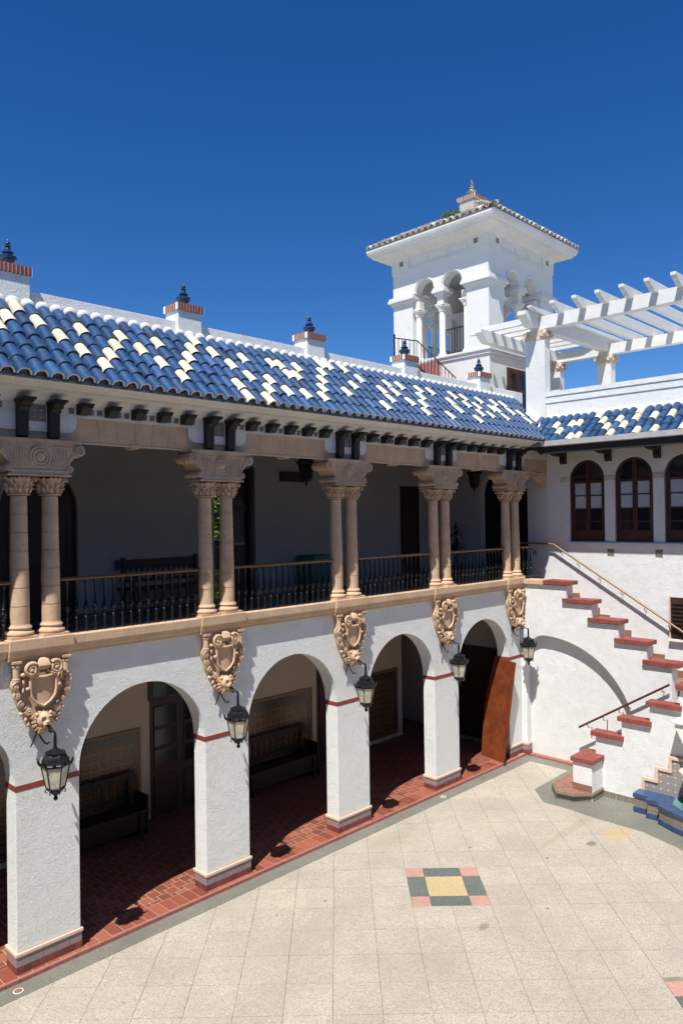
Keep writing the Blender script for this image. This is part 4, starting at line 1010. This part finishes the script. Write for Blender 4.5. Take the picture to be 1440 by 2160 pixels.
# ------------------------------------------------------------------ tower
TW = thing('bell_tower', 'square white tower with arched openings, wide cornice and shallow tiled hip roof', 'tower')
tx0, tx1, ty0, ty1 = 16.4, 20.58, 2.9, 6.95; TCX, TCY = (tx0+tx1)/2, (ty0+ty1)/2
MB().box(tx0+.02, tx1-.02, ty0+.02, ty1-.02, 9.0, 11.60).build('lower_block', 'stucco_far', TW, bevel=.01)
m = MB(); m.box(tx0-.03, tx1+.03, ty0-.03, ty1+.03, 11.60, 11.72); m.box(tx0-.08, tx1+.08, ty0-.08, ty1+.08, 11.72, 11.80); m.build('floor_ledge', 'stucco_far', TW, bevel=.012)
for (x0, y0) in ((tx0, ty0), (tx1-.87, ty0), (tx0, ty1-.87), (tx1-.87, ty1-.87)):
    p = MB().box(x0, x0+.87, y0, y0+.87, 11.80, 13.86).build('corner_pier', 'stucco_far', TW, bevel=.012)
    m = MB(); m.box(x0-.02, x0+.89, y0-.02, y0+.89, 13.86, 13.93); m.box(x0-.07, x0+.94, y0-.07, y0+.94, 13.93, 14.02); m.box(x0-.15, x0+1.02, y0-.15, y0+1.02, 14.02, 14.12); m.box(x0-.12, x0+.99, y0-.12, y0+.99, 14.12, 14.20)
    m.build('impost', 'stucco_far', p, bevel=.012)
def tcol(x_, y_, imp=True):
    c_ = MB().lathe([(.125, 11.86), (.12, 11.95), (.112, 13.38), (.11, 13.40)], x_, y_, 16).build('column', 'white_stone', TW, smooth=40)
    MB().lathe([(.2, 11.80), (.2, 11.84), (.17, 11.86), (.16, 11.90), (.13, 11.94)], x_, y_, 16).build('base', 'white_stone', c_, smooth=30)
    m = MB(); m.lathe([(.115, 13.38), (.14, 13.40), (.12, 13.42), (.13, 13.50), (.19, 13.60)], x_, y_, 12)
    for k_ in range(8):
        a = PI/8+PI/4*k_; cc, s2 = math.cos(a), math.sin(a); m.tube([(x_+cc*.13, y_+s2*.13, 13.43), (x_+cc*.16, y_+s2*.16, 13.53), (x_+cc*.21, y_+s2*.21, 13.57), (x_+cc*.20, y_+s2*.20, 13.54)], .022, 5)
    for k_ in range(4):
        a = PI/4+PI/2*k_; m.ball((x_+.2*math.cos(a), y_+.2*math.sin(a), 13.57), .04, 6, 5)
    m.box(x_-.19, x_+.19, y_-.19, y_+.19, 13.60, 13.64); m.build('capital', 'white_stone', c_, smooth=40)
    m = MB(); m.box(x_-.13, x_+.13, y_-.13, y_+.13, 13.64, 13.93)
    if imp: m.box(x_-.2, x_+.2, y_-.2, y_+.2, 13.93, 14.02); m.box(x_-.27, x_+.27, y_-.27, y_+.27, 14.02, 14.12); m.box(x_-.24, x_+.24, y_-.24, y_+.24, 14.12, 14.198)
    m.build('impost_block', 'stucco_far', c_, bevel=.01)
for (x_, y_) in ((tx0+.22, TCY), (tx1-.22, TCY), (TCX, ty0+.22), (TCX, ty1-.22)): tcol(x_, y_)
for (x_, y_) in ((tx0+.22, ty0+1.0), (tx0+.22, ty1-1.0), (tx0+1.0, ty0+.22), (tx1-1.0, ty0+.22), (tx1-.22, ty0+1.0), (tx1-.22, ty1-1.0), (tx0+1., ty1-.22), (tx1-1., ty1-.22)): tcol(x_, y_, False)
uw = MB(); hh = .39
def o2(lo, hi):
    c_ = (lo+hi)/2; return [(c_-.59, hh, 14.2, 14.2, hh), (c_+.59, hh, 14.2, 14.2, hh)]
arch_wall(uw, lambda u, d, z: (tx0+d, u, z), ty0, ty1, 14.2, 15.58, o2(ty0, ty1), .35)
arch_wall(uw, lambda u, d, z: (tx1-d, u, z), ty0, ty1, 14.2, 15.58, o2(ty0, ty1), .35)
arch_wall(uw, lambda u, d, z: (u, ty0+d, z), tx0+.351, tx1-.351, 14.2, 15.58, o2(tx0, tx1), .35)
arch_wall(uw, lambda u, d, z: (u, ty1-d, z), tx0+.351, tx1-.351, 14.2, 15.58, o2(tx0, tx1), .35)
uw.build('upper_wall', 'stucco_far', TW)
MB().box(tx0+.36, tx1-.36, ty0+.36, ty1-.36, 15.2, 15.5).build('ceiling', 'gallery_plaster', TW)
e_ = .03
for (x0, x1, y0, y1) in ((tx0-e_, tx1+e_, ty0-e_, ty0), (tx0-e_, tx1+e_, ty1, ty1+e_), (tx0-e_, tx0, ty0, ty1), (tx1, tx1+e_, ty0, ty1)):
    MB().box(x0, x1, y0, y1, 15.06, 15.13).build('belt_course', 'stucco_far', TW)
for k_ in range(2): 
    for (x0, x1, y0, y1) in ((tx0-e_+.0, tx0, ty0-e_ if k_ == 0 else ty1-.75, ty0+.75 if k_ == 0 else ty1+e_), (tx0 if k_ == 0 else tx1-.75, tx0+.75 if k_ == 0 else tx1+e_, ty0-e_, ty0)):
        MB().box(x0, x1, y0, y1, 15.13, 15.58).build('pilaster_strip', 'stucco_far', TW)
for k_ in range(3):
    a = ty0+.80+k_*.835; 
    for (q0, q1, q2, q3) in ((a, a+.78, 15.21, 15.235), (a, a+.78, 15.425, 15.45), (a, a+.025, 15.235, 15.425), (a+.755, a+.78, 15.235, 15.425)): MB().box(tx0-.018, tx0, q0, q1, q2, q3).build('panel_moulding', 'stucco_far', TW)
    a = tx0+.82+k_*.86
    for (q0, q1, q2, q3) in ((a, a+.80, 15.21, 15.235), (a, a+.80, 15.425, 15.45), (a, a+.025, 15.235, 15.425), (a+.775, a+.80, 15.235, 15.425)): MB().box(q0, q1, ty0-.018, ty0, q2, q3).build('panel_moulding', 'stucco_far', TW)
for c_, r_ in ((TCY-.59, hh), (TCY+.59, hh)):
    MB().tube([(tx0-.008, c_+(r_+.06)*math.cos(PI*q/16), 14.2+(r_+.06)*math.sin(PI*q/16)) for q in range(17)], .028, 5).build('archivolt', 'stucco_far', TW)
for c_, r_ in ((TCX-.59, hh), (TCX+.59, hh)):
    MB().tube([(c_+(r_+.06)*math.cos(PI*q/16), ty0-.008, 14.2+(r_+.06)*math.sin(PI*q/16)) for q in range(17)], .028, 5).build('archivolt', 'stucco_far', TW)
mtl = MB().box(-.006, .0, -.085, .085, -.085, .085).mesh('wall_tile', 'motif_tile_side')
for yy in (ty0+.45, ty1-.42): place(mtl, 'wall_tile', TW, (tx0-.031, yy, 15.38))
mtl2 = MB().box(-.085, .085, -.006, .0, -.085, .085).mesh('wall_tile', 'motif_tile')
for xx in (tx0+.52, tx1-.42): place(mtl2, 'wall_tile', TW, (xx, ty0-.031, 15.38))
# cornice as stacked square rings following a cove
cv = MB(); pr = [(0.02, 15.55), (.06, 15.57), (.16, 15.62), (.40, 15.67), (.54, 15.675), (.56, 15.74), (.62, 15.76), (.65, 15.82), (.68, 15.90), (.68, 15.97)]
vs_ = []
for o, z in pr: vs_ += [(tx0-o, ty0-o, z), (tx1+o, ty0-o, z), (tx1+o, ty1+o, z), (tx0-o, ty1+o, z)]
fs_ = [(4*i+k_, 4*i+(k_+1) % 4, 4*(i+1)+(k_+1) % 4, 4*(i+1)+k_) for i in range(len(pr)-1) for k_ in range(4)]+[(0, 3, 2, 1), tuple(4*(len(pr)-1)+k_ for k_ in range(4))]
cv.add(vs_, fs_); cv.build('cornice', 'cornice_plaster', TW)
rf = MB(); o = .70; ez, az = 15.98, 17.36
rf.add([(tx0-o, ty0-o, ez), (tx1+o, ty0-o, ez), (tx1+o, ty1+o, ez), (tx0-o, ty1+o, ez), (TCX-.2, TCY-.2, az), (TCX+.2, TCY-.2, az), (TCX+.2, TCY+.2, az), (TCX-.2, TCY+.2, az)], [(0, 1, 5, 4), (1, 2, 6, 5), (2, 3, 7, 6), (3, 0, 4, 7), (4, 5, 6, 7)])
rf.build('roof', 'old_tile', TW)
tt = tile_mesh('roof_tile', 'old_tile', .118, .10, .42, .03, 8, 1.05, 'rim_mortar')
Lx = (ty1-ty0+2*o); nT = 21; ta = math.atan2(az-ez, 2.45)
cnt = 0
for face in range(2):
    for k_ in range(nT):
        u = (k_+.5)/nT
        for v in range(6):
            run = .12+v*.36 
            if run-.2 > min(u, 1-u)*Lx: continue
            dz = (az-ez)*run/2.65
            if face == 0: loc = (tx0-o-.10+run-.0, ty0-o+u*Lx, ez+.03+dz-.05); rot = (Matrix.Rotation(-PI/2+jit(.04), 3, 'Z') @ Matrix.Rotation(ta+jit(.05), 3, 'X')).to_euler()
            else: loc = (tx0-o+u*(tx1-tx0+2*o), ty0-o-.10+run, ez+.03+dz-.05); rot = (ta+jit(.05), jit(.04), jit(.04))
            if v < 4: place(tt, 'roof_tile', TW, loc, rot=rot); cnt += 1
hp = MB()
for q in range(7):
    t0 = q/7; P0 = Vector((tx0-o-.06, ty0-o-.06, ez+.05)).lerp(Vector((TCX-.2, TCY-.2, az+.04)), t0); P1 = Vector((tx0-o-.06, ty0-o-.06, ez+.05)).lerp(Vector((TCX-.2, TCY-.2, az+.04)), t0+.16)
    hp.tube([tuple(P0), tuple(P1)], [.085, .07], 10)
hp.build('hip_ridge', 'old_tile', TW, smooth=50)
p = MB().box(TCX-.32, TCX+.32, TCY-.32, TCY+.32, 17.0, 17.76).build('roof_pillar', 'concrete_far', TW)
MB().box(TCX-.38, TCX+.38, TCY-.38, TCY+.38, 17.76, 17.885).build('brick_core', 'mortar_white', p)
for k_ in range(10):
    q = -.36+.72*(k_+.5)/10
    for (dx, dy, rz) in ((q, -.33, 0), (-.33, q, PI/2), (q, .33, 0), (.33, q, PI/2)): place(ME_br, 'brick', p, (TCX+dx, TCY+dy, 17.765), rot=(0, 0, rz))
fo = place(mf.mesh('finial', 'old_finial', 45), 'finial', p, (TCX, TCY, 17.88)); fo.scale = (1.5, 1.5, 1.75)
# weed growing on the tower roof
t = thing('roof_weed', 'small green weed growing from the tiles near the tower eave', 'plant', None, (15.82, 3.95, 16.19))
wd = MB()
for k_ in range(420):
    a = random.uniform(0, 2*PI); r = random.uniform(0, .12); z = random.uniform(-.04, .17); px, py = random.uniform(-.12, .12), random.uniform(-.34, .30); s2 = random.uniform(.03, .06); z *= 1-abs(py)*1.6
    wd.add([(px, py, z), (px+s2*math.cos(a), py+s2*math.sin(a), z+.03), (px+s2*math.cos(a+.8), py+s2*math.sin(a+.8), z+random.uniform(.02, .08))], [(0, 1, 2)])
wd.build('foliage', 'weed_green', t, kind='stuff')
MB().tube([(0, 0, -.1), (0, 0, .05), (.03, .05, .15)], .01, 5).build('stem', 'weed_green', t)
# tower door
dr = MB().box(17.44, 18.74, ty0-.03, ty0+.02, 9.1, 11.27).build('door', 'window_wood', TW)
for s2 in (0, 1):
    x0 = 17.52+s2*.60; MB().box(x0, x0+.5, ty0-.05, ty0-.03, 9.2, 11.2).build('leaf', 'window_wood', dr)
    for z0 in (9.3, 9.95, 10.6): MB().box(x0+.09, x0+.41, ty0-.056, ty0-.05, z0, z0+.52).build('pane', 'dark_glass', dr)
# iron railings in the tower openings
def iron_rail(label, P0, P1, h, n, z_extra=None, top_post=False):
    t = thing('iron_railing', label, 'railing', 'thin black iron railings of the tower', P0)
    d = Vector(P1)-Vector(P0); m = MB(); m.tube([(0, 0, h), (d.x, d.y, d.z+h)], .022, 6); m.build('top_rail', 'black_iron', t)
    MB().tube([(0, 0, .1), (d.x, d.y, d.z+.1)], .014, 5).build('bottom_rail', 'black_iron', t)
    me = MB().tube([(0, 0, .0), (0, 0, h)], .012, 5).mesh('bar', 'black_iron')
    for k_ in range(n+1): place(me, 'bar', t, (d.x*k_/n, d.y*k_/n, d.z*k_/n))
    return t
iron_rail('thin black railing inside the right hand tower arch facing the courtyard', (tx0+.2, ty0+1.05, 11.80), (tx0+.2, TCY-.15, 11.80), .92, 7)
iron_rail('thin black railing on the far side of the tower seen through its left arch', (tx1-.2, ty0+1.05, 11.80), (tx1-.2, ty1-1.05, 11.80), .92, 14)
iron_rail('thin black railing at the tower back corner seen behind the slim column', (tx0+1.05, ty1-.2, 11.80), (tx1-1.05, ty1-.2, 11.80), .92, 14)
iron_rail('sloping black railing of the stair climbing the tower side', (15.5, 3.6, 9.85), (15.5, 5.15, 11.32), .92, 11)
iron_rail('level black railing of the stair landing at the tower left edge', (15.5, 5.15, 11.32), (15.5, 6.15, 11.60), .92, 6)
t = thing('newel_post', 'tall black post with a round knob at the left end of the tower stair railing', 'post', None, (15.5, 6.17, 11.45)); MB().tube([(0, 0, 0), (0, 0, 1.12)], .03, 8).build('shaft', 'black_iron', t); MB().ball((0, 0, 1.16), .05, 10, 6).build('knob', 'black_iron', t, smooth=60)
t = thing('tower_stair', 'pinkish brick stair rising beside the tower behind the parapet', 'stairs')
for k_ in range(8): MB().box(15.55, 16.36, 3.4+k_*.24, 3.4+(k_+1)*.24-.004, 9.2, 9.85+k_*.2).build('step', 'curb_tile', t)
MB().box(15.55, 16.36, 5.32, 6.3, 11.2, 11.55).build('landing', 'stucco_far', t)
for k_ in range(3): MB().box(15.52, 15.55, 4.25+.3*k_, 4.54+.3*k_, 10.9, 11.45).build('facing_slab', 'curb_tile', t)

# ------------------------------------------------------------------ outdoor staircase
ST = thing('courtyard_staircase', 'white stuccoed double flight staircase with red tiled step caps and blind arch', 'stairs')
# W1: upper flight wall with the blind arch
def arch_curve():
    pts = []
    for q in range(0, 9):
        a = PI-PI/2*q/8; pts.append((-.70-.53*math.cos(PI-a)*-1*-1 if 0 else -.70+.53*math.cos(PI-a)*1, 2.6+.58*math.sin(a)))
    return pts
left = [(-.70+.53*math.cos(PI/2*q/8), 2.58+.60*math.sin(PI/2*q/8)) for q in range(9)]          # from spring (-.17,2.58) up to crest (-.70,3.18)
right = [(-.70-2.36*math.sin(PI/2*q/16), .92+2.26*math.cos(PI/2*q/16)) for q in range(1, 17)]  # down to (-3.06,.92)
curve = left+right
def top_z(y):     # stepped top of the wall
    if y > -1.33: return 4.50
    return 4.50-.435*(1+math.floor((-1.33-y)/.675+1e-6))
ys = sorted(set([0.0, -.02]+[round(p[0], 4) for p in curve]+[-1.33-.675*k_ for k_ in range(5)]+[-3.92]), reverse=True)
def cz(y):
    if y > -.17 or y < -3.06: return 0.0
    for i in range(len(curve)-1):
        (ya, za), (yb2, zb3) = curve[i], curve[i+1]
        if yb2-1e-6 <= y <= ya+1e-6: return za+(zb3-za)*((ya-y)/(ya-yb2) if ya != yb2 else 0)
    return 0.0
wl = MB(); xw0, xw1 = 13.25, 13.45
for i in range(len(ys)-1):
    a, b = ys[i], ys[i+1]
    if b < -3.92 or a > 0: continue
    ym = (a+b)/2; zt = top_z(ym); inside = -3.06 < ym < -.17
    z0a, z0b = (cz(a-1e-5), cz(b+1e-5)) if inside else (-.1, -.1)
    for xx in (xw0,): wl.add([(xx, a, z0a), (xx, b, z0b), (xx, b, zt), (xx, a, zt)], [(0, 1, 2, 3)])
    wl.add([(xw0, a, zt), (xw0, b, zt), (13.6, b, zt), (13.6, a, zt)], [(0, 1, 2, 3)])
    wl.add([(13.6, a, 0), (13.6, b, 0), (13.6, b, zt), (13.6, a, zt)], [(0, 1, 2, 3)])
    if inside: wl.add([(xw0, a, z0a), (xw0, b, z0b), (xw1, b, z0b), (xw1, a, z0a)], [(0, 1, 2, 3)])
    z2 = top_z(b-1e-3); wl.add([(xw0, b, z2 if b > -3.9 else 0), (13.6, b, z2 if b > -3.9 else 0), (13.6, b, zt), (xw0, b, zt)], [(0, 1, 2, 3)])
wl.add([(xw1, .0, -.1), (xw1, -3.2, -.1), (xw1, -3.2, 3.3), (xw1, .0, 3.3)], [(0, 1, 2, 3)])
wl.add([(xw0, -.17, -.1), (xw1, -.17, -.1), (xw1, -.17, 2.58), (xw0, -.17, 2.58)], [(0, 1, 2, 3)])
wl.build('upper_wall', 'stucco', ST)
MB().box(13.246, 13.455, -.174, 0, 2.53, 2.61).build('red_band', 'red_paint', ST)
MB().box(13.236, 13.46, -.19, -.0, .24, .29).build('base_cap', 'pink_cap', ST)
for k_ in range(3): MB().box(13.235, 13.25, -.17+k_*.055, -.12+k_*.055, .102, .238).build('base_tile', 'plinth_tile', ST); MB().box(13.233, 13.25, -.17+k_*.055, -.12+k_*.055, -.02, .099).build('base_tile', 'plinth_red', ST)
MB().box(13.25, 13.45, -.184, -.17, .102, .238).build('base_tile', 'plinth_tile', ST); MB().box(13.25, 13.45, -.186, -.17, -.02, .099).build('base_tile', 'plinth_red', ST)
m_b = MB().box(0, .17, 0, .145, 0, .075).mesh('curb_tile', 'curb_tile', None, .004)
for k_ in range(10): place(m_b, 'curb_tile', ST, (13.30, -.34-k_*.15, -.075+jit(.003)))
def captile(x0, x1, ya, yb_, zt, th=.10, n=None):
    n = n or max(2, round((ya-yb_)/.28)); w_ = (ya-yb_)/n
    for k_ in range(n): MB().box(x0, x1, ya-(k_+1)*w_+.0015, ya-k_*w_-.0015, zt-th, zt).build('cap_tile', 'cap_tile', ST, bevel=.006)
MB().box(13.18, 13.62, -.72, -.13, 4.50, 4.615).build('cap_stone', 'peach_stone', ST, bevel=.008)
captile(13.17, 13.62, -.722, -1.47, 4.62)
for k_ in range(1, 5): captile(13.17, 13.62, -1.25-.675*(k_-1), -2.10-.675*(k_-1) if k_ < 4 else -4.12, 4.185-.435*(k_-1))
def stepbox(x0, x1, y0, y1, z0, z1, nosing=True):
    MB().box(x0, x1, y0, y1, z0, z1-.03).build('step', 'stucco', ST)
    n = 6; w_ = (x1-x0)/n
    for k_ in range(n): MB().box(x0+k_*w_, x0+(k_+1)*w_-.004, y0-.012, y1, z1-.03, z1).build('tread_tile', 'step_tile', ST)
    for k_ in range(n): MB().box(x0+k_*w_, x0+(k_+1)*w_-.004, y0-.008, y0, z1-.20, z1-.034).build('riser_tile', 'step_tile', ST)
for k_ in range(-2, 14):
    ya, zt_ = -.67-.28*k_, 4.0-.175*k_
    stepbox(13.6, 14.72, ya-.28, ya, max(0, zt_-1.2) if k_ < 11 else 0, zt_)
    MB().box(14.72, 14.749, ya-.277, ya-.0, zt_-.3, zt_+.17).build('skirting_tile', 'step_tile', ST)
MB().box(13.6, 14.745, -.11, .3, 4.1, 4.47).build('landing', 'step_tile', ST)
# brown faced side where the outer wall stops
for (zz, y0) in ()[:0]: MB().box(13.585, 13.6, y0-.3, y0+.36, zz-.26, zz).build('riser_tile', 'step_tile', ST)
# W2: lower flight wall, stepped caps, newel
def w2z(k_): return [.77, 1.28, 1.72, 2.16, 2.60][min(k_, 4)]
segs = [(-2.3, -2.72, .77), (-2.72, -3.33, 1.28), (-3.33, -3.96, 1.72), (-3.96, -4.6, 2.16), (-4.6, -8.5, 2.60)]
w2 = MB()
for a, b, zt in segs: w2.box(11.9, 12.10, b, a, -.1, zt)
w2.build('lower_wall', 'stucco', ST)
MB().box(11.38, 11.91, -2.87, -2.42, -.08, .77).build('newel_pillar', 'stucco', ST, bevel=.012)
captile(11.33, 12.14, -2.385, -2.92, .87, .10, 2)
captile(11.82, 12.14, -2.63, -3.38, 1.38); captile(11.82, 12.14, -3.26, -4.0, 1.82); captile(11.82, 12.14, -3.9, -4.64, 2.26); captile(11.82, 12.14, -4.53, -6.5, 2.70)
for j in range(1, 9):
    z1 = .20+.22*j; y1 = -1.95-.315*j; x0 = 12.05
    stepbox(x0, 13.44 if y1 > -3.0 else 13.245, y1-.315 if j < 8 else -6.5, y1, 0.003, z1)
# chamfered bottom step
pts = [(13.4, -1.83), (11.48, -1.83), (11.03, -2.21), (11.10, -2.56), (11.40, -2.88), (11.88, -2.88), (13.4, -2.6)]
pt2 = [(13.4, -1.86), (11.40, -1.88), (10.97, -2.22), (11.04, -2.60), (11.36, -2.905), (11.88, -2.905), (13.4, -2.6)]
MB().prismz(pts, -.06, .085).build('bottom_step', 'azulejo_band', ST)
MB().prismz(pt2, .085, .125).build('step_nosing', 'terrazzo_grey', ST, bevel=.006)
MB().prismz([(13.4, -1.88), (11.42, -1.90), (11.0, -2.23), (11.065, -2.585), (11.37, -2.89), (11.88, -2.89), (13.4, -2.6)], .125, .14).build('tread_tile', 'step_tile', ST)
for k_ in range(4): MB().box(11.39+k_*.13, 11.39+k_*.13+.126, -2.42, -2.40, .14, .30).build('riser_tile', 'step_tile', ST)
MB().box(11.365, 11.38, -2.87, -2.42, .14, .29).build('riser_tile', 'step_tile', ST)
for k_ in range(6): MB().box(11.888, 11.90, -3.02-k_*.155, -2.87-k_*.155-.004, -.056, .075).build('skirting_tile', 'azulejo_band', ST)
MB().box(11.40, 11.90, -2.884, -2.87, -.056, .065).build('skirting_tile', 'azulejo_band', ST)

# handrails
def handrail(label, pts, r, mat, brk, off):
    t = thing('stair_handrail', label, 'handrail', None, (0, 0, 0))
    MB().tube(pts, r, 8).build('rail', mat, t, smooth=60)
    for (x_, y_, z_) in brk:
        MB().tube([(x_, y_, z_-r), (x_+.01, y_, z_-.07), (x_+off, y_, z_-.09)], .010, 5).build('bracket', 'black_iron', t)
z_at = lambda y: 5.20+(y+.66)*.605
handrail('long brass coloured handrail on the wall above the upper flight of stairs', [(14.60, .85, 5.52), (14.60, .05, 5.51), (14.60, -.26, 5.49), (14.60, -.35, 5.43), (14.60, -4.6, z_at(-4.6)+.03)], .027, 'brass_wood', [(14.60, y, z_at(y)+.0) for y in (-.45, -.95, -1.55, -2.15, -2.75, -3.35, -3.95)], .14)
t2 = thing('stair_handrail', 'short dark red handrail on brackets rising beside the lower steps', 'handrail')
MB().tube([(13.10, -1.70, 1.02), (13.10, -3.92, 2.40)], .026, 8).build('rail', 'rail_paint', t2, smooth=60)
zz2 = lambda y: 1.02+(-1.70-y)*.6216
for y in (-2.95, -3.75): MB().tube([(13.10, y, zz2(y)-.02), (13.12, y, zz2(y)-.09), (13.24, y, zz2(y)-.10)], .010, 5).build('bracket', 'black_iron', t2)
for y in (-1.92, -2.32, -2.72): MB().tube([(13.10, y, zz2(y)-.02), (13.10, y-.03, zz2(y)-.10), (13.10, y-.12, zz2(y)-.07), (13.12, y-.10, zz2(y)-.35)], .011, 5).build('bracket', 'black_iron', t2)

# ------------------------------------------------------------------ wall fountain at the right edge
FT = thing('wall_fountain', 'wall fountain with stepped star tile panel and blue glazed basin at the right edge', 'fountain')
pn = [(-3.86, .02), (-3.86, .56), (-4.15, .56), (-4.15, .84), (-4.44, .84), (-4.44, 1.12), (-6.2, 1.12), (-6.2, .84), (-6.5, .84), (-6.5, .56), (-6.8, .56), (-6.8, .02)]
MB().prismx(pn, 11.83, 11.85).build('tile_panel', 'azulejo_star', FT)
fr = MB()
for (a, b, c_, d) in ((-3.86, -3.80, .02, .62), (-4.09, -3.86, .56, .62), (-4.15, -4.09, .56, .90), (-4.38, -4.15, .84, .90), (-4.44, -4.38, .84, 1.18), (-6.26, -4.44, 1.12, 1.18)): fr.box(11.80, 11.85, a, b, c_, d)
fr.build('frame', 'pink_cap', FT)
bo = [(11.83, -3.76), (11.50, -3.76), (11.50, -4.10), (11.34, -4.10), (11.34, -4.40), (11.20, -4.40), (11.0, -4.75), (10.85, -5.2), (10.85, -5.9), (11.1, -6.5), (11.5, -6.9), (11.83, -6.9)]
def grow(pts, g_): return [(x_-(g_ if x_ < 11.8 else 0), y_+(g_ if y_ > -4.5 else 0)) for x_, y_ in pts]
MB().prismz(grow(bo, .02), -.056, .06).build('basin_foot', 'blue_glaze_trim', FT, bevel=.012)
MB().prismz(bo, .06, .25).build('basin_band', 'azulejo_band', FT)
MB().prismz(grow(bo, .025), .25, .35).build('basin_rim', 'blue_glaze_trim', FT, bevel=.022)
MB().prismz([(11.82, -4.5), (11.35, -4.62), (11.12, -4.95), (11.05, -5.3), (11.1, -6.3), (11.82, -6.5)], .346, .358).build('water', 'water', FT)
m = MB(); m.lathe([(.10, .38), (.14, .5), (.27, .75), (.33, .98), (.36, 1.0), (.36, 1.06), (.30, 1.06)], 11.52, -5.10, 20); m.build('bowl', 'bowl_dark', FT, smooth=40)
MB().lathe([(.36, 1.0), (.385, 1.02), (.385, 1.07), (.33, 1.08)], 11.52, -5.10, 20).build('bowl_rim', 'cream_stone', FT, smooth=40)
MB().prismx([(-4.64, 1.98), (-4.62, 1.90), (-4.68, 1.80), (-4.80, 1.55), (-4.95, 1.42), (-5.6, 1.42), (-5.8, 1.98)], 11.50, 11.85).build('console', 'white_stone', FT, bevel=.012)
MB().box(11.45, 11.85, -5.85, -4.58, 1.98, 2.04).build('console_top', 'white_stone', FT, bevel=.01)

# ------------------------------------------------------------------ tree seen through the gallery door
def tree(label, loc, h, cr, n):
    t = thing('tree', label, 'tree', None, loc)
    MB().tube([(0, 0, 0), (.1, .05, h*.4), (0, .1, h*.75)], [.22, .16, .06], 8).build('trunk', 'bark', t)
    lm = MB()
    for k_ in range(n):
        v_ = Vector((random.gauss(0, 1), random.gauss(0, 1), random.gauss(0, 1))).normalized()*cr*random.random()**.4
        c_ = Vector((0, 0, h*.68))+Vector((v_.x, v_.y, v_.z*1.1)); a = random.uniform(0, 2*PI); s2 = random.uniform(.08, .16)
        d1 = Vector((math.cos(a), math.sin(a), random.uniform(-.6, .6)))*s2; d2 = Vector((-math.sin(a), math.cos(a), random.uniform(-.6, .6)))*s2*.6
        lm.add([tuple(c_-d1), tuple(c_+d2), tuple(c_+d1), tuple(c_-d2)], [(0, 1, 2, 3)])
    lm.build('crown', 'leaf_green', t, kind='stuff')
tree('sunlit green tree glimpsed through the open gallery door between the second pair of columns', (9.6, 8.6, 0), 9, 2.5, 9000)

# ------------------------------------------------------------------ unseen wings added behind and beside the viewer to close off sky light
OW = thing('sky_blocking_wing', 'unseen plain white arcaded wings added on the side of the viewer to close off sky light', 'building')
ow = MB()
arch_wall(ow, lambda u, d, z: (u, -13.5-d, z), -8, 20, 0, 4.4, [(-6+3.17*i, 1.12, 2.6, 0, 1.12) for i in range(8)], .35)
arch_wall(ow, lambda u, d, z: (-8-d, u, z), -13.5, 0, 0, 4.4, [(-12+3.17*i, 1.12, 2.6, 0, 1.12) for i in range(4)], .35)
ow.build('wall', 'stucco', OW)
MB().box(-8.2, 20, -17, -13.5, 7.5, 9.6).build('roof_block', 'stucco', OW); MB().box(-11.5, -8, -17, 3, 7.5, 9.6).build('roof_block', 'stucco', OW)
MB().box(-8.2, 20, -17.2, -17, 0, 7.5).build('back_wall', 'stucco_cream', OW); MB().box(-11.7, -11.5, -17, 3, 0, 7.5).build('back_wall', 'stucco_cream', OW)
MB().box(-8.2, 20, -17, -13.86, 4.1, 4.4).build('floor', 'ceiling_dark', OW); MB().box(-11.5, -8.36, -17, 3, 4.1, 4.4).build('floor', 'ceiling_dark', OW)
